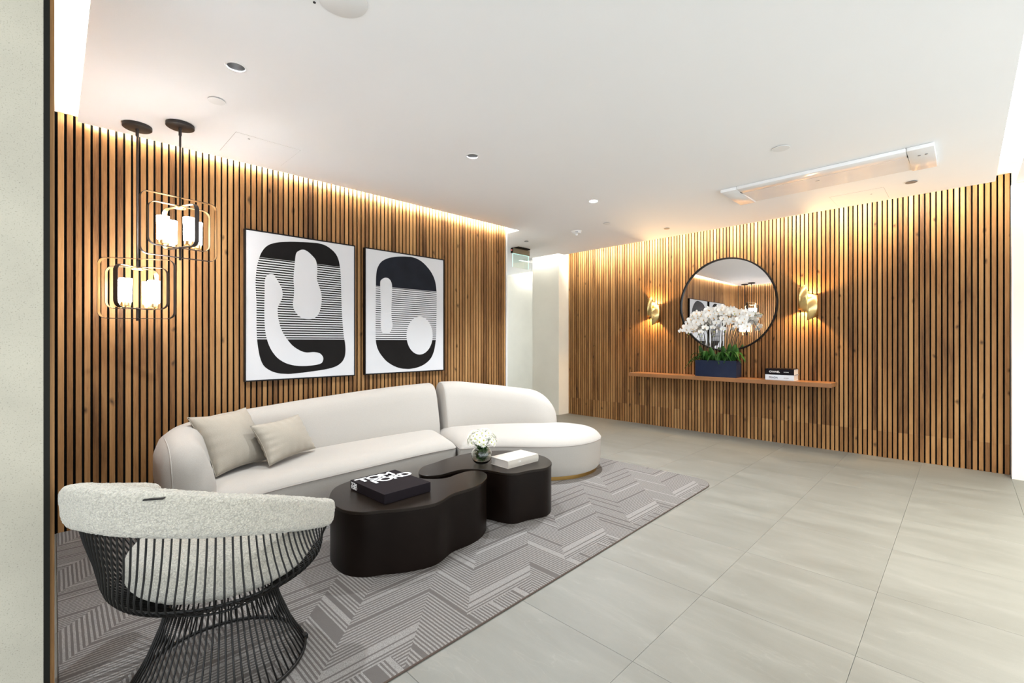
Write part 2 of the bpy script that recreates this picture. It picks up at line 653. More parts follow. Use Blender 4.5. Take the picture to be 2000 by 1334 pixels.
def bm_tube(bm, pts, r, seg=8, closed=False, caps=True):
    pts = [Vector(p) for p in pts]
    n = len(pts)
    rr = r if hasattr(r, '__len__') else [r] * n
    rings = []
    prev = None
    for i, p in enumerate(pts):
        if closed:
            t = pts[(i + 1) % n] - pts[i - 1]
        else:
            t = pts[min(i + 1, n - 1)] - pts[max(i - 1, 0)]
        t.normalize()
        if prev is None:
            a = Vector((0, 0, 1)) if abs(t.z) < 0.9 else Vector((1, 0, 0))
            u = t.cross(a).normalized()
        else:
            u = (prev - t * prev.dot(t)).normalized()
        prev = u
        v = t.cross(u)
        rings.append([bm.verts.new(p + (u * math.cos(2 * PI * k / seg) + v * math.sin(2 * PI * k / seg)) * rr[i]) for k in range(seg)])
    m = n if closed else n - 1
    for i in range(m):
        A, B = rings[i], rings[(i + 1) % n]
        for k in range(seg):
            bm.faces.new((A[k], A[(k + 1) % seg], B[(k + 1) % seg], B[k]))
    if caps and not closed:
        bm.faces.new(rings[0][::-1])
        bm.faces.new(rings[-1])


def tube(name, pts, r, mat, parent=None, seg=8, closed=False):
    bm = bmesh.new()
    bm_tube(bm, pts, r, seg, closed)
    return from_bm(name, bm, mat, parent, smooth=R(50))


def bm_lathe(bm, prof, seg=32, c=(0, 0, 0)):
    rings = []
    for r, z in prof:
        if r < 1e-6:
            rings.append([bm.verts.new((c[0], c[1], c[2] + z))])
        else:
            rings.append([bm.verts.new((c[0] + r * math.cos(2 * PI * k / seg), c[1] + r * math.sin(2 * PI * k / seg), c[2] + z)) for k in range(seg)])
    for A, B in zip(rings, rings[1:]):
        for k in range(seg):
            k2 = (k + 1) % seg
            if len(A) == 1 and len(B) == 1:
                continue
            if len(A) == 1:
                bm.faces.new((A[0], B[k2], B[k]))
            elif len(B) == 1:
                bm.faces.new((A[k], A[k2], B[0]))
            else:
                bm.faces.new((A[k], A[k2], B[k2], B[k]))


def lathe(name, prof, mat, parent=None, seg=32, c=(0, 0, 0), smooth=R(40)):
    bm = bmesh.new()
    bm_lathe(bm, prof, seg, c)
    return from_bm(name, bm, mat, parent, smooth=smooth)


def catmull(pts, sub=8, closed=False):
    pts = [Vector(p) for p in pts]
    n = len(pts)
    out = []
    m = n if closed else n - 1
    for i in range(m):
        if closed:
            p0, p1, p2, p3 = pts[(i - 1) % n], pts[i], pts[(i + 1) % n], pts[(i + 2) % n]
        else:
            p0, p1, p2, p3 = pts[max(i - 1, 0)], pts[i], pts[i + 1], pts[min(i + 2, n - 1)]
        for k in range(sub):
            t = k / sub
            out.append(0.5 * ((2 * p1) + (-p0 + p2) * t + (2 * p0 - 5 * p1 + 4 * p2 - p3) * t * t + (-p0 + 3 * p1 - 3 * p2 + p3) * t ** 3))
    if not closed:
        out.append(pts[-1])
    return out


def resample(pts, n, closed=True):
    P = pts + ([pts[0]] if closed else [])
    d = [0]
    for a, b in zip(P, P[1:]):
        d.append(d[-1] + (b - a).length)
    out = []
    j = 0
    cnt = n if closed else n - 1
    for i in range(n):
        t = d[-1] * i / cnt
        while j < len(d) - 2 and d[j + 1] < t:
            j += 1
        w = (t - d[j]) / max(1e-9, d[j + 1] - d[j])
        out.append(P[j].lerp(P[j + 1], min(1, max(0, w))))
    return out


def inset(poly, dist):
    n = len(poly)
    area = sum(poly[i].x * poly[(i + 1) % n].y - poly[(i + 1) % n].x * poly[i].y for i in range(n))
    sg = 1 if area > 0 else -1
    out = []
    for i in range(n):
        t = poly[(i + 1) % n] - poly[i - 1]
        t = Vector((t.x, t.y, 0)).normalized()
        nr = Vector((-t.y, t.x, 0)) * sg
        out.append(poly[i] + nr * dist)
    for _ in range(3 if dist > 0.05 else 0):
        out = [(out[i - 1] + out[i] * 2 + out[(i + 1) % n]) / 4 for i in range(n)]
    return out


def stacked(name, poly, layers, mat, parent=None, smooth=True, captop=True, capbot=True):
    """layers: (inset, z) from bottom to top over one plan outline"""
    bm = bmesh.new()
    rings = []
    for ins, z in layers:
        q = inset(poly, ins) if abs(ins) > 1e-6 else poly
        rings.append([bm.verts.new((p.x, p.y, z)) for p in q])
    n = len(poly)
    for A, B in zip(rings, rings[1:]):
        for k in range(n):
            bm.faces.new((A[k], A[(k + 1) % n], B[(k + 1) % n], B[k]))
    caps = []
    if captop:
        caps.append(bm.faces.new(rings[-1]))
    if capbot:
        caps.append(bm.faces.new(rings[0][::-1]))
    bmesh.ops.triangulate(bm, faces=caps)
    return from_bm(name, bm, mat, parent, smooth=smooth)


def copy_tree(o, parent=None, keep=True):
    c = o.copy()
    COL.objects.link(c)
    if parent is not None:
        c.parent = parent
    for ch in list(o.children):
        copy_tree(ch, c)
    return c


def text_mesh(name, s, size, mat, parent, M, bold=0.0, extrude=0.0004, space=1.0, align='LEFT', xscale=1.0):
    cu = bpy.data.curves.new(name, 'FONT')
    cu.body = s
    cu.size = size
    cu.offset = bold
    cu.extrude = extrude
    cu.space_character = space
    cu.align_x = align
    cu.resolution_u = 4
    ob = bpy.data.objects.new(name + '_src', cu)
    COL.objects.link(ob)
    dg = bpy.context.evaluated_depsgraph_get()
    me = bpy.data.meshes.new_from_object(ob.evaluated_get(dg))
    me.name = name
    bpy.data.objects.remove(ob)
    bpy.data.curves.remove(cu)
    me.materials.clear()
    me.transform(M @ Matrix.Diagonal((xscale, 1, 1, 1)))
    return link(name, me, mat, parent)


def basis(o, x, y, z):
    """matrix whose columns are x,y,z at origin o"""
    M = Matrix.Identity(4)
    for i, v in enumerate((x, y, z)):
        for k in range(3):
            M[k][i] = v[k]
    for k in range(3):
        M[k][3] = o[k]
    return M


# ------------------------------------------------------------------ SETTING: floor of stone tiles
floor = box('floor', (-9.0, -3.0, -0.06), (3.2, 7.5, -0.008), 'grout')
tag(floor, kind='structure')
TX, TY = 0.6125, 0.652
gx0, gy0 = -0.919, 1.594
tile_me = None
for i in range(-13, 7):
    for j in range(-8, 10):
        x0, y0 = gx0 + i * TX, gy0 + j * TY
        if x0 < -9.0 or x0 + TX > 3.2 or y0 + TY > 7.55 or y0 < -3.0:
            continue
        # only tiles a visitor could see: in front of the lens or beside it, not under the solid wall block
        if x0 + TX < -4.3 and y0 + TY < 4.1:
            continue
        if x0 + TX < -2.4 and y0 + TY < -0.2:
            continue
        if tile_me is None:
            bm = bmesh.new()
            bm_box(bm, (TX / 2, TY / 2, -0.004), (TX - 0.0014, TY - 0.0014, 0.008), 0.0005)
            o = from_bm('tile', bm, 'stone_tile', floor)
            tile_me = o.data
            o.location = (x0, y0, 0)
        else:
            o = link('tile', tile_me, None, floor)
            o.location = (x0, y0, 0)
# soft sub-floor under the solid blocks is hidden by walls

# ------------------------------------------------------------------ ceiling with recessed light troughs and downlight holes
ceil_outer = [(-4.115, 0.11), (-2.05, 0.11), (-2.05, -3.0), (0.20, -3.0), (0.20, 5.96), (-4.70, 5.96), (-4.70, 5.81), (-5.62, 5.81),
              (-5.62, 6.95), (-9.0, 6.95), (-9.0, 4.25), (-4.085, 4.25)]
holes = [(x, y, 0.043) for x, y in DOWN]


def ceiling_sheet(name, outer, holes, zb, zt):
    bm = bmesh.new()
    edges = []
    vo = [bm.verts.new((x, y, zb)) for x, y in outer]
    n = len(vo)
    for i in range(n):
        edges.append(bm.edges.new((vo[i], vo[(i + 1) % n])))
    for hx, hy, hr in holes:
        vh = [bm.verts.new((hx + hr * math.cos(2 * PI * k / 28), hy + hr * math.sin(2 * PI * k / 28), zb)) for k in range(28)]
        for i in range(28):
            edges.append(bm.edges.new((vh[i], vh[(i + 1) % 28])))
    bmesh.ops.triangle_fill(bm, edges=edges, use_beauty=True, use_dissolve=False)
    vt = [bm.verts.new((x, y, zt)) for x, y in outer]
    for i in range(n):
        bm.faces.new((vo[i], vo[(i + 1) % n], vt[(i + 1) % n], vt[i]))
    return from_bm(name, bm, 'ceiling_white')


ceiling = ceiling_sheet('ceiling', ceil_outer, holes, HC, HC + 0.018)
tag(ceiling, kind='structure')
# upper soffits closing the light troughs
box('soffit', (-4.6, -0.3, 2.745), (-2.0, 0.30, 2.79), 'ceiling_white', ceiling)
box('soffit', (-9.0, 0.30, 2.745), (-3.9, 4.6, 2.79), 'ceiling_white', ceiling)
box('soffit', (-3.9, 0.30, 2.80), (0.35, 5.6, 2.85), 'ceiling_white', ceiling)
box('soffit', (-9.0, 5.6, 2.83), (3.2, 7.5, 2.88), 'ceiling_white', ceiling)
box('soffit', (-2.0, -3.0, 2.80), (3.2, 0.30, 2.85), 'ceiling_white', ceiling)
box('soffit', (0.0, 0.3, 2.831), (3.2, 5.6, 2.88), 'ceiling_white', ceiling)
box('ceiling_panel', (0.33, -3.0, HC), (3.2, 6.14, HC + 0.02), 'ceiling_white', ceiling)


# ------------------------------------------------------------------ slatted walls
def slat_mesh(w, d, h, cut=None):
    """slat standing on z=0, back on y=0, front toward -y"""
    bm = bmesh.new()
    c = 0.0012
    pr = [(-w / 2, 0), (-w / 2, -d + c), (-w / 2 + c, -d), (w / 2 - c, -d), (w / 2, -d + c), (w / 2, 0)]
    lo = [bm.verts.new((x, y, 0)) for x, y in pr]
    hi = [bm.verts.new((x, y, h)) for x, y in pr]
    n = len(pr)
    for i in range(n):
        bm.faces.new((lo[i], lo[(i + 1) % n], hi[(i + 1) % n], hi[i]))
    bm.faces.new(lo[::-1])
    bm.faces.new(hi)
    bmesh.ops.recalc_face_normals(bm, faces=bm.faces)
    me = bpy.data.meshes.new('slat')
    bm.to_mesh(me)
    bm.free()
    me.materials.append(MATS['oak'])
    return me


SD = 0.012
# left wall (carries the pictures)
wl = box('wall_left', (-9.0, -0.3, 0.0), (XA - SD, 4.10, 2.745), 'plaster_cream')
tag(wl, kind='structure')
fa = box('felt_backing', (XA - SD, 0.0, 0.0), (XA - SD + 0.001, 4.095, 2.744), 'felt', wl)
nA = 97
pA = (4.091 - 0.012) / nA
me = slat_mesh(pA * 0.70, SD, 2.742)
for i in range(nA):
    o = link('slat', me, None, wl)
    o.location = (XA - SD + 0.001, 0.012 + (i + 0.5) * pA, 0)
    o.rotation_euler = (0, 0, R(90))
box('edge_trim', (XA - SD, 4.095, 0.0), (XA + 0.006, 4.112, 2.744), 'white_plastic', wl)
# back wall (carries mirror and shelf)
wb = box('wall_back', (-4.90, YB + SD, 0.0), (0.33, YB + SD + 0.1, 2.83), 'plaster_cream')
tag(wb, kind='structure')
box('felt_backing', (-4.885, YB + SD - 0.001, 0.0), (0.315, YB + SD, 2.829), 'felt', wb)
nB = 122
xB0, xB1 = -4.887, 0.310
pB = (xB1 - xB0) / nB
ml = slat_mesh(pB * 0.70, SD, 0.281)
mu = slat_mesh(pB * 0.70, SD, 2.546)
for i in range(nB):
    x = xB0 + (i + 0.5) * pB
    o = link('slat', ml, None, wb)
    o.location = (x, YB + SD - 0.001, 0)
    o = link('slat', mu, None, wb)
    o.location = (x, YB + SD - 0.001, 0.282)
# front-left wall, seen edge-on, shows in the mirror
wf = box('wall_front', (XA - 0.1, -0.30, 0.0), (-2.30, -0.0255, 2.745), 'felt')
tag(wf, kind='structure')
nC = 44
pC = (4.165 - 2.30) / nC
mc = slat_mesh(pC * 0.70, 0.0115, 2.742)
for i in range(nC):
    o = link('slat', mc, None, wf)
    o.location = (-4.165 + (i + 0.5) * pC + (pC * 0.14 if i == nC - 1 else 0), -0.0095, 0)
    o.rotation_euler = (0, 0, R(180))
box('felt_backing', (-4.17, -0.0255, 0.0), (-2.30, -0.0094, 2.744), 'felt', wf)
# plaster pillar closing that wall off, at the left border of the view
pil = box('wall_pillar', (-2.302, -1.9, 0.0), (-2.28, -0.0250, 2.744), 'plaster_pillar')
tag(pil, kind='structure')
box('edge_trim', (-2.301, -0.0252, 0.0), (-2.279, -0.0095, 2.744), 'black_trim', pil)

# column and corridor
col = box('wall_column', (-5.486, 6.045, 0.0), (-4.883, 7.15, 2.83), 'plaster_cream')
tag(col, kind='structure')
cor = box('wall_corridor', (-9.0, 7.15, 0.0), (-5.4, 7.3, 2.83), 'plaster_cream')
tag(cor, kind='structure')
rp = box('wall_right', (0.318, 6.14, 0.0), (3.2, 6.6, 2.83), 'plaster_cream')
tag(rp, kind='structure')
bs = box('baseboard_right', (0.3105, 6.1385, 0.0), (0.3175, 6.31, 2.70), 'white_plastic')
tag(bs, kind='structure')

# ------------------------------------------------------------------ carpet
cp = []
for (cx, cy, a0) in ((-1.74, 3.95, 0),):
    pass
pts = [Vector((-4.165, 0.012, 0)), Vector((-1.48, 0.012, 0))]
pts += [Vector((-1.50, 0.84, 0)), Vector((-1.536, 2.75, 0)), Vector((-1.557, 3.90, 0))]
for k in range(1, 9):
    a = R(90 * k / 8)
    pts.append(Vector((-1.557 - 0.2 + 0.2 * math.cos(a), 3.93 + 0.2 * math.sin(a), 0)))
pts.append(Vector((-2.807, 4.118, 0)))
pts.append(Vector((-4.165, 4.09, 0)))
carpet = stacked('carpet', pts, [(0, 0.0), (0, 0.008), (0.003, 0.010)], 'striped_carpet', smooth=False)
tag(carpet, 'grey striped rug with zigzag pattern under the sofa and tables', 'rug')
bm = bmesh.new()
bm_tube(bm, [Vector((p.x, p.y, 0.0045)) for p in pts[1:-1]], 0.0045, 6)
from_bm('edge_binding', bm, 'carpet_edge', carpet, smooth=True)

# ------------------------------------------------------------------ paintings
def scan_fill(bm, poly, v0, v1, step, place):
    """fill polygon rows between v0 and v1; poly in (u,v)"""
    def xs(v):
        out = []
        n = len(poly)
        for i in range(n):
            a, b = poly[i], poly[(i + 1) % n]
            if (a[1] - v) * (b[1] - v) <= 0 and abs(a[1] - b[1]) > 1e-9:
                out.append(a[0] + (b[0] - a[0]) * (v - a[1]) / (b[1] - a[1]))
        return (min(out), max(out)) if len(out) >= 2 else None
    n = max(1, int((v1 - v0) / step))
    prev = None
    for i in range(n + 1):
        v = v0 + (v1 - v0) * i / n
        q = xs(v)
        if q is None:
            prev = None
            continue
        cur = (bm.verts.new(place(q[0], v)), bm.verts.new(place(q[1], v)))
        if prev:
            bm.faces.new((prev[0], prev[1], cur[1], cur[0]))
        prev = cur


def painting(name, label, y0, y1, z0, z1, outline, topcut, botcut, nstripe, duty, whites, inktop, side_note=None):
    t = thing(name, label, 'painting', (XA, (y0 + y1) / 2, z0))
    off = Vector((-XA, -(y0 + y1) / 2, -z0))
    Xf = XA + 0.040

    def bx(nm, lo, hi, mat, bev=0.0):
        o = box(nm, lo, hi, mat, t, bev)
        o.data.transform(Matrix.Translation(off))
        return o
    bx('canvas', (XA + 0.012, y0 + 0.010, z0 + 0.010), (Xf, y1 - 0.010, z1 - 0.010), 'canvas_white', 0.001)
    bm = bmesh.new()
    f = 0.008
    for lo, hi in (((XA + 0.003, y0, z0), (Xf + 0.004, y1, z0 + f)), ((XA + 0.003, y0, z1 - f), (Xf + 0.004, y1, z1)),
                   ((XA + 0.003, y0, z0 + f), (Xf + 0.004, y0 + f, z1 - f)), ((XA + 0.003, y1 - f, z0 + f), (Xf + 0.004, y1, z1 - f))):
        bm_box(bm, [(a + b) / 2 for a, b in zip(lo, hi)], [b - a for a, b in zip(lo, hi)])
    o = from_bm('frame', bm, 'frame_black', t)
    o.data.transform(Matrix.Translation(off))
    conv = lambda c: (lambda p: (p.y, p.z))(at_x(460 + c[0] / 4.043, 430 + c[1] / 4.043, Xf))
    ol = [conv(c) for c in outline]
    ol = [(p.x, p.y) for p in catmull([Vector((a, b, 0)) for a, b in ol], 6, True)]
    zt = sum(conv(c)[1] for c in topcut) / 2
    zb = sum(conv(c)[1] for c in botcut) / 2
    zmax = max(p[1] for p in ol) - 1e-4
    zmin = min(p[1] for p in ol) + 1e-4
    P = lambda u, v: Vector((Xf + 0.0006, u, v)) + off
    bm = bmesh.new()
    scan_fill(bm, ol, zt, zmax, 0.006, P)
    from_bm('printed_shape', bm, inktop, t)
    bm = bmesh.new()
    scan_fill(bm, ol, zmin, zb, 0.006, P)
    from_bm('printed_shape', bm, 'ink_black', t)
    bm = bmesh.new()
    pit = (zt - zb) / nstripe
    for i in range(nstripe):
        a = zb + (i + (1 - duty) * 0.5 + 0.12) * pit
        scan_fill(bm, ol, a, a + pit * duty, 0.01, P)
    from_bm('printed_stripes', bm, 'ink_black', t)
    for w in whites:
        q = catmull([Vector((*conv(c), 0)) for c in w], 6, True)
        bm = bmesh.new()
        vs = [bm.verts.new(Vector((Xf + 0.0012, p.x, p.y)) + off) for p in q]
        for tri in tessellate_polygon([[Vector((p.x, p.y, 0)) for p in q]]):
            bm.faces.new([vs[k_] for k_ in tri])
        from_bm('printed_shape', bm, 'canvas_white', t)
    return t


o1 = [(190, 290), (205, 255), (235, 215), (275, 190), (340, 175), (440, 170), (540, 174), (640, 180), (700, 195), (750, 225), (790, 265), (812, 310), (824, 365), (830, 430), (834, 520), (836, 620), (840, 720), (846, 820), (856, 920), (866, 980), (868, 1040), (858, 1090), (830, 1130), (780, 1160), (700, 1180), (600, 1195), (500, 1208), (400, 1215), (320, 1205), (260, 1180), (220, 1145), (195, 1090), (180, 1020), (170, 940), (166, 860), (165, 760), (165, 660), (160, 560), (158, 480), (163, 410), (172, 350)]
wA = [(478, 265), (495, 245), (530, 233), (565, 245), (600, 275), (630, 310), (642, 350), (646, 400), (642, 460), (655, 510), (672, 560), (680, 610), (676, 670), (660, 730), (635, 765), (600, 782), (560, 782), (520, 770), (480, 735), (460, 700), (453, 660), (460, 600), (463, 540), (458, 480), (460, 420), (466, 360), (470, 310)]
wB = [(262, 428), (300, 430), (320, 460), (345, 500), (365, 540), (372, 590), (362, 630), (342, 670), (332, 700), (334, 750), (345, 810), (365, 870), (400, 930), (450, 990), (510, 1030), (560, 1045), (620, 1042), (665, 1052), (690, 1080), (690, 1110), (672, 1132), (620, 1145), (540, 1152), (470, 1148), (400, 1130), (340, 1095), (295, 1045), (265, 990), (245, 930), (233, 860), (228, 760), (228, 660), (230, 560), (230, 490), (240, 450)]
painting('painting', 'abstract black and white painting with pear and boot shapes, beside the pendant lamps', 1.090, 2.033, 0.922, 2.168, o1, [(190, 293), (824, 368)], [(168, 940), (858, 943)], 33, 0.5, [wA, wB], 'ink_black')
o2 = [(1108, 520), (1110, 440), (1120, 380), (1150, 330), (1200, 302), (1260, 290), (1330, 287), (1400, 293), (1460, 320), (1510, 365), (1550, 420), (1575, 480), (1587, 560), (1588, 680), (1586, 800), (1585, 900), (1580, 960), (1565, 1040), (1535, 1100), (1480, 1145), (1410, 1170), (1340, 1175), (1270, 1160), (1200, 1120), (1150, 1065), (1120, 1010), (1107, 940), (1106, 800), (1107, 650)]
wC = [(1142, 500), (1150, 472), (1180, 455), (1210, 462), (1230, 490), (1236, 530), (1234, 620), (1230, 720), (1234, 790), (1240, 830), (1228, 870), (1210, 892), (1165, 890), (1150, 860), (1146, 800), (1148, 700), (1144, 600)]
wD = [(1453 + 103 * math.cos(2 * PI * k / 16), 911 + 150 * math.sin(2 * PI * k / 16)) for k in range(16)]
painting('painting', 'abstract painting with navy dome, thin lines and white circle, nearer the corridor', 2.133, 3.083, 0.925, 2.168, o2, [(1108, 522), (1587, 562)], [(1107, 946), (1583, 946)], 25, 0.33, [wC, wD], 'ink_blue')

# ------------------------------------------------------------------ sofa
sofa = thing('sofa', 'curved cream two section sofa with brass plinth against left slatted wall', 'sofa', (-3.4, 2.0, 0.01))
SO = Matrix.Translation((3.4, -2.0, -0.01))


def spart(o, parent=sofa):
    o.data.transform(SO)
    o.parent = parent
    return o


seat1 = catmull([(-3.00, 0.66, 0), (-3.02, 0.80, 0), (-3.075, 1.05, 0), (-3.10, 1.33, 0), (-3.125, 1.65, 0), (-3.155, 2.0, 0), (-3.165, 2.25, 0), (-3.155, 2.42, 0), (-3.15, 2.475, 0)], 6)
seat1 += [Vector(p) for p in ((-3.19, 2.505, 0), (-3.40, 2.585, 0), (-3.60, 2.655, 0), (-3.78, 2.71, 0))]
seat1 += catmull([(-3.83, 2.6, 0), (-3.84, 2.1, 0), (-3.82, 1.6, 0), (-3.76, 1.2, 0), (-3.66, 0.9, 0), (-3.50, 0.68, 0), (-3.30, 0.58, 0), (-3.05, 0.60, 0)], 6)
seat1 = resample(seat1, 160)
seat2 = catmull([(-3.085, 2.475, 0), (-3.05, 2.56, 0), (-2.975, 2.72, 0), (-2.86, 2.84, 0), (-2.70, 2.97, 0), (-2.56, 3.12, 0), (-2.465, 3.30, 0), (-2.44, 3.50, 0), (-2.48, 3.70, 0), (-2.60, 3.86, 0), (-2.78, 3.94, 0), (-2.98, 3.92, 0), (-3.14, 3.84, 0), (-3.28, 3.70, 0), (-3.45, 3.46, 0), (-3.62, 3.18, 0), (-3.72, 2.95, 0), (-3.78, 2.76, 0)], 6)
seat2 += [Vector(p) for p in ((-3.78, 2.72, 0), (-3.58, 2.66, 0), (-3.38, 2.59, 0), (-3.18, 2.515, 0), (-3.12, 2.487, 0))]
seat2 = resample(seat2, 170)
from mathutils.geometry import delaunay_2d_cdt


def domed(name, poly, layers, z0, rise, mat):
    """side wall in layers, then a domed top whose height depends on the distance to the rim"""
    n = len(poly)
    P2 = [Vector((p.x, p.y)) for p in poly]

    def dist(q):
        best = 9
        for i in range(n):
            a, b = P2[i], P2[(i + 1) % n]
            ab = b - a
            t_ = max(0, min(1, (q - a).dot(ab) / max(1e-12, ab.length_squared)))
            best = min(best, (a + ab * t_ - q).length)
        return best

    def inside(q):
        c = False
        for i in range(n):
            a, b = P2[i], P2[(i + 1) % n]
            if (a.y > q.y) != (b.y > q.y) and q.x < (b.x - a.x) * (q.y - a.y) / (b.y - a.y) + a.x:
                c = not c
        return c
    pts_ = list(P2)
    xs_, ys_ = [p.x for p in P2], [p.y for p in P2]
    for d_ in (0.007, 0.016, 0.030):
        for p in inset(poly, d_):
            q = Vector((p.x, p.y))
            if inside(q) and dist(q) > d_ * 0.8:
                pts_.append(q)
    st = 0.024
    y = min(ys_)
    r_ = 0
    while y < max(ys_):
        x = min(xs_) + (st / 2 if r_ % 2 else 0)
        while x < max(xs_):
            q = Vector((x, y))
            if inside(q) and dist(q) > 0.038:
                pts_.append(q)
            x += st
        y += st * 0.87
        r_ += 1
    vv, ee, ff, *_ = delaunay_2d_cdt(pts_, [], [list(range(n))], 1, 1e-5)
    bm = bmesh.new()
    V = []
    for q in vv:
        d_ = dist(q)
        V.append(bm.verts.new((q.x, q.y, z0 + rise * (1 - math.exp(-d_ / 0.045)) * (1 - 0.12 * math.exp(-d_ / 0.25)))))
    for f in ff:
        bm.faces.new([V[i] for i in f])
    rings = []
    for ins, z in layers:
        q = inset(poly, ins) if abs(ins) > 1e-6 else poly
        rings.append([bm.verts.new((p.x, p.y, z)) for p in q])
    for A, B in zip(rings, rings[1:]):
        for k in range(n):
            bm.faces.new((A[k], A[(k + 1) % n], B[(k + 1) % n], B[k]))
    bmesh.ops.remove_doubles(bm, verts=bm.verts, dist=0.0008)
    return from_bm(name, bm, mat, None, smooth=R(70))


for poly in (seat1, seat2):
    base = domed('seat', poly, [(0.030, 0.045), (0.018, 0.06), (0.006, 0.14), (0.0, 0.24), (0.0, 0.312), (0.0, 0.322)], 0.322, 0.085, 'sofa_fabric')
    spart(base)
    q = inset(poly, 0.001)
    bm = bmesh.new()
    bm_tube(bm, [Vector((p.x, p.y, 0.318)) for p in q], 0.0045, 6, closed=True)
    pp = from_bm('piping', bm, 'seam_dark', None, smooth=True)
    pp.data.transform(SO)
    pp.parent = base
    pl = stacked('plinth', poly, [(0.040, 0.010), (0.040, 0.046)], 'brass_plinth', smooth=R(40))
    spart(pl)


def back_loft(path, tops, th, end0, end1, name='backrest', lean=0.06):
    P = catmull([Vector((x, y, 0)) for x, y in path], 10)
    Tt = catmull([Vector((z, 0, 0)) for z in tops], 10)
    n = len(P)
    d = [0]
    for a, b in zip(P, P[1:]):
        d.append(d[-1] + (b - a).length)
    tot = d[-1]
    # extra stations close to the ends for rounding
    samples = sorted(set([0, .004, .012, .025, .045, .075, .11] + [tot - v for v in (0, .004, .012, .025, .045, .075, .11)] + [tot * k / 44 for k in range(45)]))
    bm = bmesh.new()
    rings = []
    for s in samples:
        j = 0
        while j < n - 2 and d[j + 1] < s:
            j += 1
        w = min(1, max(0, (s - d[j]) / max(1e-9, d[j + 1] - d[j])))
        p = P[j].lerp(P[j + 1], w)
        top = Tt[j].lerp(Tt[j + 1], w).x
        t = (P[min(j + 1, n - 1)] - P[j]).normalized()
        nr = Vector((t.y, -t.x, 0))          # toward the seat (path runs with seat on its right)
        k = 1.0
        if s < end0:
            k = min(k, math.sqrt(max(0, 1 - ((end0 - s) / end0) ** 2)))
        if tot - s < end1:
            k = min(k, math.sqrt(max(0, 1 - ((end1 - (tot - s)) / end1) ** 2)))
        kk = 0.10 + 0.90 * k
        kz = 0.80 + 0.20 * k
        h = th / 2
        zf = kz if not (tot - s < end1 and end1 > 0.1) else 0.60 + 0.40 * k
        T = top
        sec = [(h * .80, 0.05), (h * .96, 0.25), (h * 1.0, 0.42), (h * .97, 0.52), (h * .90, T - 0.14), (h * .80, T - 0.07), (h * .62, T - 0.028), (h * .36, T - 0.008), (h * .05, T),
               (-h * .30, T - 0.012), (-h * .62, T - 0.045), (-h * .86, T - 0.11), (-h * .98, T - 0.22), (-h * 1.0, 0.40), (-h * .95, 0.22), (-h * .80, 0.05)]
        ring = []
        for a, z in sec:
            le = lean * max(0, (z - 0.40) / 0.4)
            z = 0.05 + (z - 0.05) * zf
            ring.append(bm.verts.new(p + nr * (a * kk - le) + Vector((0, 0, z))))
        rings.append(ring)
    m = len(rings[0])
    for A, B in zip(rings, rings[1:]):
        for k in range(m):
            bm.faces.new((A[k], A[(k + 1) % m], B[(k + 1) % m], B[k]))
    bm.faces.new(rings[0][::-1])
    bm.faces.new(rings[-1])
    return from_bm(name, bm, 'sofa_fabric', None, smooth=R(60)), rings


b1, _ = back_loft([(-2.985, 0.545), (-3.12, 0.535), (-3.30, 0.555), (-3.50, 0.66), (-3.66, 0.86), (-3.76, 1.15), (-3.81, 1.5), (-3.835, 1.95), (-3.825, 2.35), (-3.80, 2.725)],
                 [0.66, 0.70, 0.725, 0.735, 0.745, 0.755, 0.775, 0.80, 0.82, 0.83], 0.27, 0.10, 0.035)
spart(b1)
b2, _ = back_loft([(-3.79, 2.775), (-3.74, 2.98), (-3.63, 3.20), (-3.48, 3.40), (-3.31, 3.57), (-3.15, 3.69), (-3.06, 3.74)],
                 [0.835, 0.83, 0.80, 0.77, 0.74, 0.71, 0.66], 0.27, 0.035, 0.30)
spart(b2)
# piping down the arm front
from mathutils.bvhtree import BVHTree


def on_mesh(o, shift, pxs, lift=0.001):
    """points of a mesh surface where the photo shows a stitched line"""
    vs_ = [v.co + shift for v in o.data.vertices]
    bv = BVHTree.FromPolygons(vs_, [list(p.vertices) for p in o.data.polygons])
    out = []
    for x, y in pxs:
        d = Vector(ray(x, y)).normalized()
        h = bv.ray_cast(Vector((0, 0, CAM_H)), d)
        if h[0] is not None:
            out.append(h[0] - d * lift)
    return out


lp = on_mesh(b1, Vector((-3.4, 2.0, 0.01)), [(317, 846), (321, 856), (326, 867), (330, 880), (333, 900), (335, 925), (337, 950), (339, 972)])
if len(lp) > 3:
    spart(tube('piping', catmull(lp, 4), 0.0032, 'sofa_fabric', None, 6), b1)


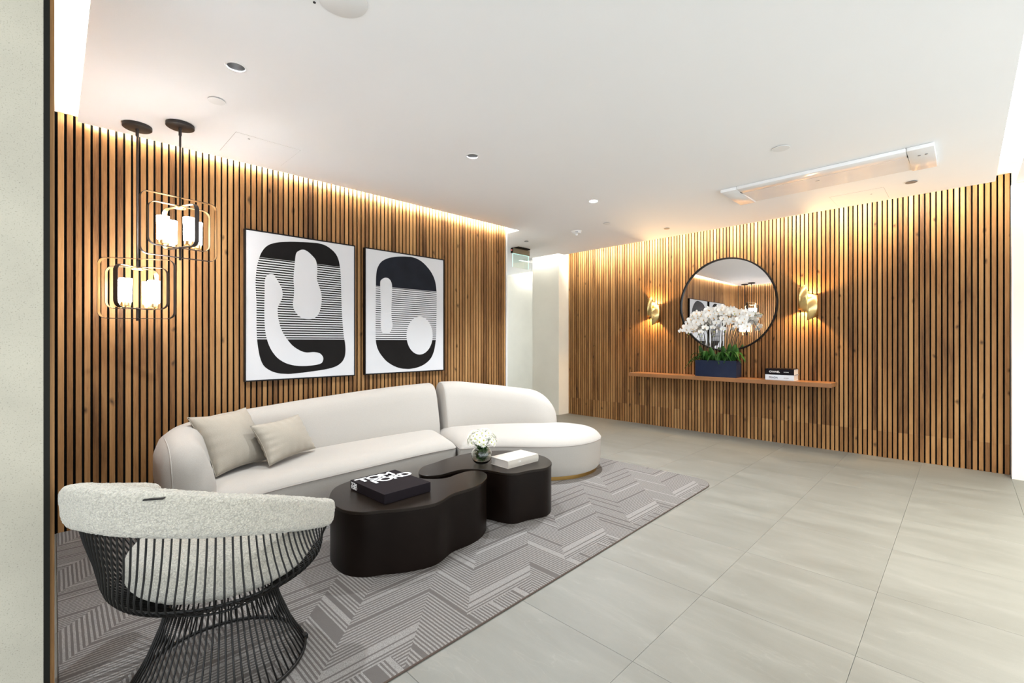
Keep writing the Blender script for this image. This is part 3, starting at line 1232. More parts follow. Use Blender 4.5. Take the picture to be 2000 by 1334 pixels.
# ------------------------------------------------------------------ cushions
def cushion(name, label, corners, thick, seed, parent=None):
    """corners BL,BR,TL,TR"""
    BL, BR, TL, TR = [Vector(c) for c in corners]
    ctr = (BL + BR + TL + TR) / 4
    nrm = ((BR - BL).cross(TL - BL)).normalized()
    rnd = random.Random(seed)
    n = 30
    bm = bmesh.new()
    lay = []
    ph = [rnd.uniform(0, 6.28) for _ in range(8)]
    for side in (1, -1):
        g = []
        for i in range(n + 1):
            row = []
            for j in range(n + 1):
                u, v = i / n, j / n
                # pinch the sides inwards between the corners
                su, sv = math.sin(PI * u), math.sin(PI * v)
                uu = u + (0.5 - u) * 0.10 * sv
                vv = v + (0.5 - v) * 0.10 * su
                p = BL * (1 - uu) * (1 - vv) + BR * uu * (1 - vv) + TL * (1 - uu) * vv + TR * uu * vv
                e = (su * sv)
                t = thick / 2 * (e ** 0.42) if e > 1e-6 else 0
                edge = min(u, 1 - u, v, 1 - v)
                wr = math.exp(-edge * 11) * (1 if edge > 0 else 0)
                t += 0.008 * wr * math.sin(38 * (v if u in (0, 1) or min(u, 1 - u) < min(v, 1 - v) else u) + ph[0]) * (e ** .3 if e > 0 else 0)
                t += 0.004 * math.sin(7 * u + ph[1]) * math.sin(5 * v + ph[2]) * e
                row.append(p + nrm * t * side)
            g.append(row)
        lay.append(g)
    V = [[[None] * (n + 1) for _ in range(n + 1)] for _ in range(2)]
    for s in range(2):
        for i in range(n + 1):
            for j in range(n + 1):
                if s == 1 and (i in (0, n) or j in (0, n)):
                    V[1][i][j] = V[0][i][j]
                else:
                    V[s][i][j] = bm.verts.new(lay[s][i][j] - ctr)
    for s in range(2):
        for i in range(n):
            for j in range(n):
                bm.faces.new((V[s][i][j], V[s][i + 1][j], V[s][i + 1][j + 1], V[s][i][j + 1]))
    o = from_bm(name, bm, 'cushion_fabric', None, smooth=True)
    o.location = ctr
    tag(o, label, 'cushion')
    bm = bmesh.new()
    bp = []
    for k in range(n):
        bp.append(lay[0][k][0])
    for k in range(n):
        bp.append(lay[0][n][k])
    for k in range(n):
        bp.append(lay[0][n - k][n])
    for k in range(n):
        bp.append(lay[0][0][n - k])
    bm_tube(bm, [p - ctr for p in bp], 0.0022, 5, closed=True)
    from_bm('seam', bm, 'cushion_fabric', o, smooth=True)
    return o


cushion('cushion', 'large square beige cushion in the left corner of the sofa', [(-3.275, 0.705, 0.415), (-3.50, 1.09, 0.415), (-3.396, 0.58, 0.78), (-3.627, 0.963, 0.78)], 0.19, 3)
cushion('cushion', 'small rectangular beige cushion lying in front of the large square one', [(-3.267, 1.007, 0.425), (-3.56, 1.43, 0.425), (-3.36, 0.917, 0.69), (-3.635, 1.325, 0.69)], 0.15, 5)

# ------------------------------------------------------------------ coffee tables
TZ = 0.356
t1px = [(643, 970), (654, 952), (684, 939), (715, 930), (755, 925), (795, 929), (830, 935), (869, 934), (890, 927), (913, 920), (933, 919), (948, 923), (951.5, 930), (946, 939), (933, 948), (911, 956), (893, 961), (880, 966), (865, 976), (847, 984), (814, 990), (783, 994), (748, 996), (715, 1000), (689, 999), (669, 995), (650, 984)]
t2px = [(816, 924), (819, 916), (827, 910), (847, 904), (858, 900), (869, 896), (891, 890), (909, 886), (924, 883.5), (945, 881.5), (968, 880), (990, 879.5), (1020, 882), (1051.6, 888), (1067, 892.6), (1077, 900), (1079, 905), (1074, 911), (1062.6, 915), (1034, 919), (1021, 922), (1003, 925), (979, 923), (963.6, 920), (946, 917), (924, 916), (902, 917), (880, 922), (858, 928), (840, 929.5), (823, 928.5)]


def coffee_table(label, px, shrink=0.0):
    pl = [at_z(x, y, TZ) for x, y in px]
    pl = [Vector((p.x, p.y, 0)) for p in pl]
    sm = resample(catmull(pl, 6, True), 150)
    for _ in range(3):
        sm = [(sm[i - 1] + sm[i] * 2 + sm[(i + 1) % len(sm)]) / 4 for i in range(len(sm))]
    sm = inset(sm, shrink)
    c = sum(sm, Vector()) / len(sm)
    t = thing('coffee_table', label, 'coffee table', (c.x, c.y, 0.01))
    loc = [p - c for p in sm]
    stacked('body', loc, [(0.004, 0.0), (0.004, TZ - 0.01 - 0.018)], 'bronze_table', t, smooth=R(40))
    stacked('tabletop', loc, [(0.002, TZ - 0.01 - 0.017), (0.0, TZ - 0.01 - 0.016), (0.0, TZ - 0.01 - 0.002), (0.002, TZ - 0.01)], 'bronze_top', t, smooth=R(30))
    return t


coffee_table('dark bronze kidney shaped coffee table nearer the armchair, carrying a black box book', t1px)
coffee_table('dark bronze cloud shaped coffee table carrying the flower vase and cream book', t2px, 0.004)


# ------------------------------------------------------------------ books
def cover_book(label, cx, cy, z0, wx, wy, th, rot, mat, pmat, spine_side, name='book', cover=0.003):
    """spine_side: '+x' or '-y' ; pages inset on the other three sides"""
    t = thing(name, label, 'book', (cx, cy, z0), rot)
    bm = bmesh.new()
    bm_box(bm, (0, 0, cover / 2), (wx, wy, cover), 0.0006)
    bm_box(bm, (0, 0, th - cover / 2), (wx, wy, cover), 0.0006)
    if spine_side == '+x':
        n = 8
        prof = [(wx / 2 - 0.002 + 0.006 * math.sin(PI * k / n), cover * .5 + (th - cover) * k / n) for k in range(n + 1)]
        a = [bm.verts.new((x, -wy / 2, z)) for x, z in prof]
        b = [bm.verts.new((x, wy / 2, z)) for x, z in prof]
        a2 = [bm.verts.new((x - 0.004, -wy / 2, z)) for x, z in prof]
        b2_ = [bm.verts.new((x - 0.004, wy / 2, z)) for x, z in prof]
        for k in range(n):
            bm.faces.new((a[k], a[k + 1], b[k + 1], b[k]))
            bm.faces.new((a2[k], b2_[k], b2_[k + 1], a2[k + 1]))
            bm.faces.new((a[k], a2[k], a2[k + 1], a[k + 1]))
            bm.faces.new((b[k], b[k + 1], b2_[k + 1], b2_[k]))
    else:
        bm_box(bm, (0, -wy / 2 + 0.0015, th / 2), (wx, 0.003, th), 0.0006)
    from_bm('cover', bm, mat, t, smooth=R(30))
    bm = bmesh.new()
    ins = 0.005
    if spine_side == '+x':
        lo = (-wx / 2 + ins, -wy / 2 + ins, cover)
        hi = (wx / 2 - 0.004, wy / 2 - ins, th - cover)
    else:
        lo = (-wx / 2 + ins, -wy / 2 + 0.003, cover)
        hi = (wx / 2 - ins, wy / 2 - ins, th - cover)
    bm_box(bm, [(a + b) / 2 for a, b in zip(lo, hi)], [b - a for a, b in zip(lo, hi)])
    from_bm('pages', bm, pmat, t)
    return t


# black boxed book with big lettering
bk = thing('book', 'large black box book with big white capital lettering on the nearer coffee table', 'book', (-2.445, 1.424, TZ), R(1.5))
bm = bmesh.new()
bm_box(bm, (0, 0, 0.030), (0.385, 0.31, 0.052), 0.0012)
from_bm('slipcase', bm, 'book_black', bk, smooth=R(30))
bm = bmesh.new()
bm_box(bm, (0, 0, 0.002), (0.379, 0.304, 0.004))
from_bm('bottom_board', bm, 'book_black', bk)
Mt = lambda x, y, z=0.0564: basis((x, y, z), (0, 1, 0), (-1, 0, 0), (0, 0, 1))
text_mesh('lettering', 'TOM', 0.104, 'letter_white', bk, Mt(-0.102, -0.140), 0.0022, space=0.80, xscale=1.17)
text_mesh('lettering', 'FORD', 0.104, 'letter_white', bk, Mt(-0.022, -0.088), 0.0022, space=0.80, xscale=1.12)
Ms = lambda x, z: basis((x, -0.1557, z), (1, 0, 0), (0, 0, 1), (0, -1, 0))
text_mesh('lettering', 'TOM', 0.027, 'letter_white', bk, Ms(-0.180, 0.030), 0.0006, space=0.8, xscale=1.25)
text_mesh('lettering', 'FORD', 0.027, 'letter_white', bk, Ms(-0.180, 0.010), 0.0006, space=0.8, xscale=1.12)
# cream book
cb = cover_book('thick cream hardback book lying beside the flower vase', -2.355, 2.400, TZ, 0.185, 0.31, 0.054, R(-1.5), 'book_cream', 'pages_grey', '+x')
Mc = basis((0.0975, -0.055, 0.030), (0, 1, 0), (0, 0, 1), (1, 0, 0))
text_mesh('lettering', 'CV', 0.016, 'letter_white', cb, Mc, 0.0)

# shelf on the back wall
SZ = 0.787
sh = thing('wall_shelf', 'long floating walnut shelf under the round mirror', 'shelf', (-2.29, 6.17, SZ - 0.05))
box('shelf_board', (-1.252, -0.13, 0.0), (1.254, 0.1415, 0.05), 'walnut_shelf', sh, 0.0015)
bm = bmesh.new()
bm_box(bm, (0, 0.13, -0.004), (2.3, 0.022, 0.008))
from_bm('bracket_rail', bm, 'black_trim', sh)

wbk = cover_book('white book with dark lettering at the bottom of the shelf stack', -1.5605, 6.195, SZ, 0.305, 0.21, 0.067, R(0), 'book_white', 'pages', '-y')
Mb = lambda x, z: basis((x, -0.1056, z), (1, 0, 0), (0, 0, 1), (0, -1, 0))
text_mesh('lettering', 'PRADA', 0.030, 'letter_dark', wbk, Mb(-0.112, 0.022), 0.0005)
text_mesh('lettering', 'CATWALK', 0.011, 'letter_dark', wbk, Mb(0.045, 0.026), 0.0002)
bbk = cover_book('black book with white lettering on top of the shelf stack', -1.559, 6.195, SZ + 0.067, 0.303, 0.21, 0.069, R(0), 'book_black', 'pages', '-y')
text_mesh('lettering', 'CHANEL', 0.030, 'letter_white', bbk, Mb(-0.112, 0.024), 0.0007)
text_mesh('lettering', 'CATWALK', 0.011, 'letter_white', bbk, Mb(0.045, 0.028), 0.0003)

# ------------------------------------------------------------------ round mirror
mr = thing('mirror', 'large round wall mirror with thin black frame above the shelf', 'mirror', (-2.248, YB - 0.002, 1.742))
bm = bmesh.new()
seg = 96
ro, ri = 0.622, 0.603
rings = []
for r_, y_ in ((ri, -0.003), (ri, -0.032), (ri + 0.004, -0.034), (ro - 0.004, -0.034), (ro, -0.030), (ro, 0.0)):
    rings.append([bm.verts.new((r_ * math.cos(2 * PI * k / seg), y_, r_ * math.sin(2 * PI * k / seg))) for k in range(seg)])
for A, B in zip(rings, rings[1:]):
    for k in range(seg):
        bm.faces.new((A[k], A[(k + 1) % seg], B[(k + 1) % seg], B[k]))
from_bm('frame', bm, 'frame_black', mr, smooth=R(40))
bm = bmesh.new()
rg = []
for r_, y_ in ((ri + 0.001, -0.002), (ri + 0.001, -0.012)):
    rg.append([bm.verts.new((r_ * math.cos(2 * PI * k / seg), y_, r_ * math.sin(2 * PI * k / seg))) for k in range(seg)])
for k in range(seg):
    bm.faces.new((rg[0][k], rg[0][(k + 1) % seg], rg[1][(k + 1) % seg], rg[1][k]))
bm.faces.new(rg[0][::-1])
bm.faces.new(rg[1])
from_bm('glass', bm, 'mirror_glass', mr)


# ------------------------------------------------------------------ wall sconces
def make_sconce(x, z, label):
    t = thing('wall_sconce', label, 'wall lamp', (x, YB, z), 0, 'folded brass wall lamps beside the mirror')
    w = 0.10

    def half(sg, zc, hh):
        # sheet: from back centre round the tip to front centre
        bm = bmesh.new()
        n = 18
        lo, hi = [], []
        for k in range(n + 1):
            a = PI * k / n
            xx = sg * w * math.sin(a)
            yy = -0.058 + 0.052 * math.cos(a)
            f = k / n       # 0 back .. 1 front
            # the ribbon is wrapped on the slant: front edge and back edge run opposite ways from the tip
            sl = (1 - math.sin(a)) * (-0.036 if a < PI / 2 else 0.046) * (-sg)
            z1 = zc + hh + sl
            z0 = zc - hh + sl
            lo.append((xx, yy, z0))
            hi.append((xx, yy, z1))
        for off in (0, 1):
            pass
        A = [bm.verts.new(p) for p in lo]
        B = [bm.verts.new(p) for p in hi]
        for k in range(n):
            bm.faces.new((A[k], A[k + 1], B[k + 1], B[k]))
        o = from_bm('brass_leaf', bm, 'satin_brass', t, smooth=True, recalc=False)
        md = o.modifiers.new('solid', 'SOLIDIFY')
        md.thickness = 0.0015
        return o
    half(-1, 0.049, 0.125)
    half(1, -0.042, 0.123)
    box('back_plate', (-0.03, -0.008, -0.11), (0.03, -0.001, 0.11), 'satin_brass', t, 0.001)
    b = lathe('bulb', [(0, -0.03), (0.009, -0.026), (0.011, 0.0), (0.009, 0.026), (0, 0.03)], 'bulb', t, 12, (0, -0.055, 0.0))
    return t


make_sconce(-3.262, 1.695, 'folded brass wall lamp left of the round mirror, lit')
make_sconce(-1.301, 1.705, 'folded brass wall lamp right of the round mirror, lit')
for x, z in ((-3.262, 1.695), (-1.301, 1.705)):
    light('sconce_lamp_up', 'SPOT', (x - 0.01, YB - 0.060, z + 0.06), 30, (1, 0.62, 0.27), (R(180), 0, 0), spot=R(150), blend=0.3, radius=0.012)
    light('sconce_lamp_down', 'SPOT', (x + 0.01, YB - 0.060, z - 0.06), 30, (1, 0.62, 0.27), (0, 0, 0), spot=R(150), blend=0.3, radius=0.012)

# ------------------------------------------------------------------ pendants
def rounded_rect(w, h, r, n=8):
    pts = []
    for cx, cz, a0 in ((w - r, h - r, 0), (-w + r, h - r, 90), (-w + r, -h + r, 180), (w - r, -h + r, 270)):
        for k in range(n + 1):
            a = R(a0 + 90 * k / n)
            pts.append((cx + r * math.cos(a), cz + r * math.sin(a)))
    return pts


def band(name, w, h, r, depth, ang, z, parent, thick=0.003):
    P = rounded_rect(w, h, r)
    P2 = rounded_rect(w - thick, h - thick, r - thick)
    d = Vector((math.cos(ang), math.sin(ang), 0))
    e = Vector((-d.y, d.x, 0)) * depth / 2
    bm = bmesh.new()
    rg = []
    for Q, s in ((P, 1), (P, -1), (P2, -1), (P2, 1)):
        rg.append([bm.verts.new(d * a + e * s + Vector((0, 0, z + b))) for a, b in Q])
    n = len(P)
    for a in range(4):
        A, B = rg[a], rg[(a + 1) % 4]
        for k in range(n):
            f = bm.faces.new((A[k], A[(k + 1) % n], B[(k + 1) % n], B[k]))
            f.material_index = 1 if a == 2 else 0
    me_ = bpy.data.meshes.new(name)
    bmesh.ops.recalc_face_normals(bm, faces=bm.faces)
    bm.to_mesh(me_)
    bm.free()
    me_.materials.append(MATS['pendant_bronze'])
    me_.materials.append(MATS['brass'])
    me_.polygons.foreach_set('use_smooth', [True] * len(me_.polygons))
    me_.set_sharp_from_angle(angle=R(35))
    return link(name, me_, None, parent)


def pendant(x, y, zc, a_out, a_b, label):
    t = thing('pendant_lamp', label, 'pendant lamp', (x, y, HC))
    z = zc - HC
    # local angle: view right direction plus theta
    base = math.atan2(sa, ca)
    A1, A2 = base + a_out, base + a_b
    lathe('canopy', [(0, -0.024), (0.074, -0.024), (0.079, -0.020), (0.079, -0.001), (0, -0.001)], 'pendant_bronze', t, 40)
    lathe('collar', [(0.010, -0.024), (0.011, -0.034), (0.009, -0.040), (0.009, -0.075), (0.006, -0.076)], 'pendant_bronze', t, 16)
    tube('rod', [(0, 0, -0.03), (0, 0, z + 0.13)], 0.0062, 'pendant_bronze', t, 12)
    band('outer_frame', 0.216, 0.20, 0.045, 0.030, A1, z, t)
    band('inner_frame', 0.175, 0.14, 0.045, 0.028, A1, z + 0.004, t)
    band('inner_frame', 0.175, 0.138, 0.045, 0.028, A2, z + 0.004, t, 0.0028)
    lathe('hub', [(0, 0.122), (0.03, 0.124), (0.032, 0.130), (0.03, 0.134), (0, 0.136)], 'brass', t, 20, (0, 0, z))
    tube('finial', [(0, 0, z - 0.215), (0, 0, z - 0.125)], 0.007, 'pendant_bronze', t, 10)
    for A in (A1, A2):
        for s in (1, -1):
            px, py = 0.095 * math.cos(A) * s, 0.095 * math.sin(A) * s
            c = lathe('lamp_cup', [(0.004, -0.134), (0.008, -0.126), (0.025, -0.124), (0.027, -0.118), (0.027, -0.098), (0.0, -0.098)], 'brass', t, 20, (px, py, z))
            lathe('lamp_shade', [(0.0, -0.097), (0.030, -0.097), (0.032, -0.09), (0.034, 0.055), (0.031, 0.055), (0.029, 0.03), (0.0, 0.03)], 'lamp_glass', t, 24, (px, py, z))
    return t


pendant(-3.903, 0.392, 1.602, R(15), R(92), 'lower bronze cage pendant lamp with four lit glass cylinders')
pendant(-3.682, 0.590, 2.003, R(55), R(-23.5), 'higher bronze cage pendant lamp with four lit glass cylinders')

# ------------------------------------------------------------------ downlights and small ceiling fittings
dl_lab = ['recessed downlight above the armchair, largest of the ceiling spots', 'recessed downlight in mid ceiling above the coffee tables', 'brightly glaring recessed downlight above the right sofa end']
for i, (x, y) in enumerate(DOWN):
    t = thing('downlight', dl_lab[i], 'downlight', (x, y, HC))
    lathe('trim_ring', [(0.042, 0.002), (0.042, -0.0015), (0.049, -0.0025), (0.052, -0.001), (0.052, 0.0)], 'white_plastic', t, 36)
    dep = 0.004 if i == 2 else 0.055
    lathe('can', [(0.0425, -0.001), (0.0415, dep + 0.012), (0.0, dep + 0.012)], 'grey_metal', t, 36)
    lathe('lens', [(0.0, dep), (0.026 + 0.012 * (i == 2), dep), (0.028 + 0.012 * (i == 2), dep + 0.006), (0.0, dep + 0.006)], 'lamp_lens' if i == 2 else 'lamp_lens_dim', t, 24)


def disc_fitting(label, x, y, r, name='ceiling_cover', cat='ceiling cover', gap=0.004, mat='white_plastic', thick=0.003):
    t = thing(name, label, cat, (x, y, HC))
    lathe('stem', [(r * 0.86, -0.0002), (r * 0.86, -gap), (r * 0.8, -gap)], 'shade_dark', t, 30)
    lathe('plate', [(0, -gap - thick), (r * 0.98, -gap - thick), (r, -gap - thick + 0.001), (r, -gap), (0, -gap)], mat, t, 36)
    return t


disc_fitting('round white sprinkler cover between downlight and pendant canopies', -3.161, 0.684, 0.046)
disc_fitting('round white sprinkler cover beside the long air conditioner', -0.965, 3.805, 0.058)
disc_fitting('small round white cover just right of the smoke detector', -3.081, 4.736, 0.042)
disc_fitting('tiny round cover near the back wall cove left of the mirror', -2.680, 5.487, 0.035, mat='grey_metal')
disc_fitting('thin round cover between the air conditioner and back wall', -0.336, 5.438, 0.042, mat='grey_metal')
disc_fitting('tiny round cover in front of the corridor sign', -4.448, 4.771, 0.032, mat='grey_metal')
disc_fitting('large round white cover at the upper picture border', -1.860, 0.860, 0.10, gap=0.001)
disc_fitting('tiny dark sensor dot beside the large round cover', -1.952, 0.778, 0.006, 'ceiling_sensor', 'sensor', 0.001, 'shade_dark', 0.002)

sd = thing('smoke_detector', 'white dome smoke detector on the ceiling near the back wall', 'smoke detector', (-3.58, 4.80, HC))
lathe('base', [(0, -0.012), (0.062, -0.012), (0.066, -0.008), (0.066, -0.0005), (0, -0.0005)], 'white_plastic', sd, 32)
lathe('housing', [(0, -0.038), (0.048, -0.036), (0.056, -0.030), (0.058, -0.012), (0.0, -0.012)], 'white_plastic', sd, 32)
lathe('sensor_dome', [(0, -0.062), (0.012, -0.060), (0.017, -0.05), (0.018, -0.037), (0, -0.037)], 'white_plastic', sd, 20)
dirc = Vector((3.58, -4.80, 0)).normalized()
rtc = Vector((-dirc.y, dirc.x, 0))
text_mesh('lettering', 'FIRE', 0.017, 'letter_dark', sd, basis(dirc * 0.0595 - rtc * 0.02 + Vector((0, 0, -0.028)), rtc, (0, 0, 1), dirc), 0.0003, space=1.25)

# flush access hatches (hairline joints)
def hatch(label, x0, x1, y0, y1, dot):
    t = thing('access_panel', label, 'access panel', ((x0 + x1) / 2, (y0 + y1) / 2, HC))
    w, d = (x1 - x0) / 2, (y1 - y0) / 2
    box('joint', (-w, -d, -0.0006), (w, d, -0.0001), 'seam_dark', t)
    box('panel', (-w + 0.0015, -d + 0.0015, -0.0016), (w - 0.0015, d - 0.0015, -0.0005), 'ceiling_white', t)
    lathe('lock', [(0, -0.003), (0.007, -0.003), (0.007, -0.0015), (0, -0.0015)], 'grey_metal', t, 14, (dot[0], dot[1], 0))


hatch('flush square ceiling hatch beside the pendant canopies', -3.97, -3.54, 0.88, 1.31, (0.16, -0.12))
hatch('flush square ceiling hatch between air conditioner and back wall', -0.95, -0.53, 5.445, 5.875, (0.10, -0.05))

# air conditioner cassette
ac = thing('air_conditioner', 'long glossy white ceiling air conditioner panel before the back wall', 'air conditioner', (-0.895, 4.73, HC))
W, D = 0.745, 0.275
for nm, x0, x1 in (('end_panel', -W, -W + 0.145), ('end_panel', W - 0.155, W)):
    bm = bmesh.new()
    bm_box(bm, ((x0 + x1) / 2, 0, -0.016), (x1 - x0 - 0.001, 2 * D, 0.030), 0.006, 2)
    from_bm(nm, bm, 'gloss_white', ac, smooth=R(35))
bm = bmesh.new()
bm_box(bm, (-0.005, -D + 0.075, -0.016), (2 * W - 0.302, 0.15, 0.030), 0.006, 2)
from_bm('intake_panel', bm, 'gloss_white', ac, smooth=R(35))
bm = bmesh.new()
nn = 10
prof = []
for k in range(nn + 1):
    u = k / nn
    prof.append((-D + 0.152 + u * (2 * D - 0.155), -0.031 + 0.010 * math.sin(PI * u) * 0.6 + 0.012 * u * u))
prof2 = [(a, -0.001) for a, b in prof]
x0, x1 = -W + 0.146, W - 0.156
ra = [bm.verts.new((x0, a, b)) for a, b in prof] + [bm.verts.new((x0, a, b)) for a, b in prof2[::-1]]
rb = [bm.verts.new((x1, v.co.y, v.co.z)) for v in ra]
m_ = len(ra)
for k in range(m_):
    bm.faces.new((ra[k], ra[(k + 1) % m_], rb[(k + 1) % m_], rb[k]))
bm.faces.new(ra[::-1])
bm.faces.new(rb)
from_bm('louvre_flap', bm, 'gloss_white', ac, smooth=R(35))
for dx in (0.655, 0.695):
    lathe('sensor', [(0, -0.0345), (0.009, -0.034), (0.009, -0.0305), (0, -0.0305)], 'grey_metal', ac, 12, (dx, -0.12, 0))
box('logo_mark', (-0.03, -0.02, -0.0335), (0.0, -0.014, -0.029), 'grey_metal', ac)
for dx in (-W + 0.145, W - 0.155):
    box('hinge_slot', (dx - 0.002, -0.17, -0.0325), (dx + 0.003, -0.12, -0.028), 'shade_dark', ac)

# hanging edge-lit sign in the corridor
ex = thing('exit_sign', 'small hanging glass sign with olive metal body in the corridor opening', 'sign', (-4.85, 5.07, HC))
box('mount_plate', (-0.075, -0.12, -0.022), (0.075, 0.14, -0.001), 'black_trim', ex, 0.002)
box('body', (-0.022, -0.185, -0.098), (0.022, 0.19, -0.022), 'sign_body', ex, 0.002)
box('end_cap', (-0.023, -0.192, -0.099), (0.023, -0.185, -0.020), 'black_trim', ex, 0.001)
box('glass_panel', (-0.004, -0.170, -0.307), (0.004, 0.175, -0.098), 'sign_glass', ex, 0.0005)
box('glass_edge', (-0.0042, -0.175, -0.307), (0.0042, -0.170, -0.098), 'edge_glow', ex)
box('glass_edge', (-0.0042, 0.175, -0.307), (0.0042, 0.180, -0.098), 'edge_glow', ex)
box('glass_edge', (-0.0042, -0.170, -0.104), (0.0042, 0.175, -0.0985), 'edge_glow', ex)
o = lathe('indicator_light', [(0, 0.003), (0.006, 0.0015), (0.007, 0)], 'red_led', ex, 12)
o.data.transform(Matrix.Rotation(R(90), 4, 'X'))
o.data.transform(Matrix.Translation((0.002, -0.192, -0.055)))

# ------------------------------------------------------------------ armchair with wire frame
CH = (-2.135, 0.452)
HD = R(40)
chair = thing('wire_armchair', 'black wire armchair with cream boucle back band and round seat', 'armchair', (CH[0], CH[1], 0.01))
Fd = Vector((-math.sin(HD), math.cos(HD), 0))
Rd = Vector((math.cos(HD), math.sin(HD), 0))
A_, B_, EXT = 0.394, 0.398, 0.176
BC = Vector((-2.025, 0.462, 0)) - Vector((CH[0], CH[1], 0))     # base centre


def hs(s, off=0.0):
    """point on the horseshoe plan, s in -1..1"""
    if abs(s) < 0.8:
        ph = s * (PI / 2) / 0.8
        e = 0
    else:
        ph = math.copysign(PI / 2, s)
        e = (abs(s) - 0.8) / 0.2 * EXT
    return Rd * ((A_ + off) * math.sin(ph)) + Fd * (-(B_ + off) * math.cos(ph) + e)


ZT_NEAR = [.782, .777, .765, .749, .728, .707, .682, .654, .622, .588, .562]
ZT_FAR = [.782, .784, .779, .764, .745, .725, .704, .682, .658, .632, .606]
ZH = [.156, .155, .152, .149, .142, .140, .135, .132, .126, .120, .115]


def table(T, u):
    u = min(0.9999, max(0, u)) * 10
    i_ = int(u)
    return T[i_] + (T[i_ + 1] - T[i_]) * (u - i_)


def hs_top(s):
    return table(ZT_NEAR if s > 0 else ZT_FAR, abs(s)) + 0.004


def hs_h(s):
    return table(ZH, abs(s))


# band
bm = bmesh.new()
rings = []
NS = 120
ss = [-1 + 2 * i / NS for i in range(NS + 1)]
endr = 0.055
for s in ss:
    c = hs(s)
    tdir = (hs(min(1, s + 0.01)) - hs(max(-1, s - 0.01))).normalized()
    nr = Vector((tdir.y, -tdir.x, 0))
    if nr.dot(c) < 0:
        nr = -nr
    top, hh = hs_top(s), hs_h(s)
    dist = (1 - abs(s)) / 0.2 * EXT
    k = math.sqrt(max(0.0, 1 - ((endr - dist) / endr) ** 2)) if dist < endr else 1.0
    k = max(k, 0.08)
    th = 0.043
    ring = []
    for q in range(28):
        a = 2 * PI * q / 28
        ca_, sa_ = math.cos(a), math.sin(a)
        px_ = math.copysign(abs(ca_) ** 0.65, ca_) * th * k
        pz_ = math.copysign(abs(sa_) ** 0.55, sa_) * hh / 2 * (0.45 + 0.55 * k)
        lean = 0.10 * pz_
        ring.append(bm.verts.new(c + nr * (px_ + lean) + Vector((0, 0, top - hh / 2 + pz_))))
    rings.append(ring)
for A, B in zip(rings, rings[1:]):
    for k in range(28):
        bm.faces.new((A[k], A[(k + 1) % 28], B[(k + 1) % 28], B[k]))
bm.faces.new(rings[0][::-1])
bm.faces.new(rings[-1])
o = from_bm('back_cushion', bm, 'boucle', chair, smooth=True)
sub = o.modifiers.new('sub', 'SUBSURF')
sub.levels = sub.render_levels = 2
tx = bpy.data.textures.new('nubs', 'CLOUDS')
tx.noise_scale = 0.011
tx.noise_depth = 1
dm = o.modifiers.new('nubs', 'DISPLACE')
dm.texture = tx
dm.strength = 0.007
dm.mid_level = 0.5
# brand-free black tab on the back
s0 = 0.16
tp = hs(s0, 0.044) + Vector((0, 0, hs_top(s0) - 0.016))
td = (hs(s0 + .03) - hs(s0 - .03)).normalized()
bm = bmesh.new()
M = basis(tp, td, Vector((0, 0, 1)).cross(td), (0, 0, 1))
bm_box(bm, (0, 0, 0), (0.055, 0.016, 0.004), 0.001)
bm.transform(M)
from_bm('fabric_tab', bm, 'frame_black', chair)

# seat cushion
bm = bmesh.new()
bm_lathe(bm, [(0, 0.340), (0.20, 0.350), (0.275, 0.376), (0.308, 0.415), (0.316, 0.460), (0.303, 0.505), (0.255, 0.535), (0.18, 0.550), (0.1, 0.555), (0, 0.556)], 48)
bmesh.ops.scale(bm, vec=(1.0, 1.0, 1), verts=bm.verts)
bmesh.ops.translate(bm, vec=BC + Fd * 0.02 + Vector((0, 0, -0.01)), verts=bm.verts)
o = from_bm('seat_cushion', bm, 'boucle', chair, smooth=True)
sub = o.modifiers.new('sub', 'SUBSURF')
sub.levels = sub.render_levels = 2
dm = o.modifiers.new('nubs', 'DISPLACE')
dm.texture = tx
dm.strength = 0.006

WR = 0.0032


def circ(c, r, z, n=72):
    return [c + Vector((r * math.cos(2 * PI * k / n), r * math.sin(2 * PI * k / n), z)) for k in range(n)]


bm = bmesh.new()
bm_tube(bm, circ(BC, 0.285, 0.0075), 0.0065, 8, closed=True)
from_bm('base_ring', bm, 'black_wire', chair, smooth=True)
for nm, r_, z_, rad in (('waist_ring', 0.172, 0.285, 0.004), ('seat_ring', 0.20, 0.318, 0.004), ('seat_ring', 0.325, 0.385, 0.0045)):
    bm = bmesh.new()
    bm_tube(bm, circ(BC, r_, z_), rad, 8, closed=True)
    from_bm(nm, bm, 'black_wire', chair, smooth=True)
# base wires: share one mesh, turned about the centre
nb = 64
bm = bmesh.new()
bm_tube(bm, [Vector((0.285, 0, 0.006)), Vector((0.236, 0, 0.10)), Vector((0.197, 0, 0.20)), Vector((0.172, 0, 0.285)), Vector((0.200, 0, 0.318))], WR, 6)
w0 = from_bm('wire', bm, 'black_wire', chair, smooth=True)
w0.location = BC
for k in range(1, nb):
    c = w0.copy()
    COL.objects.link(c)
    c.rotation_euler = (0, 0, 2 * PI * k / nb)
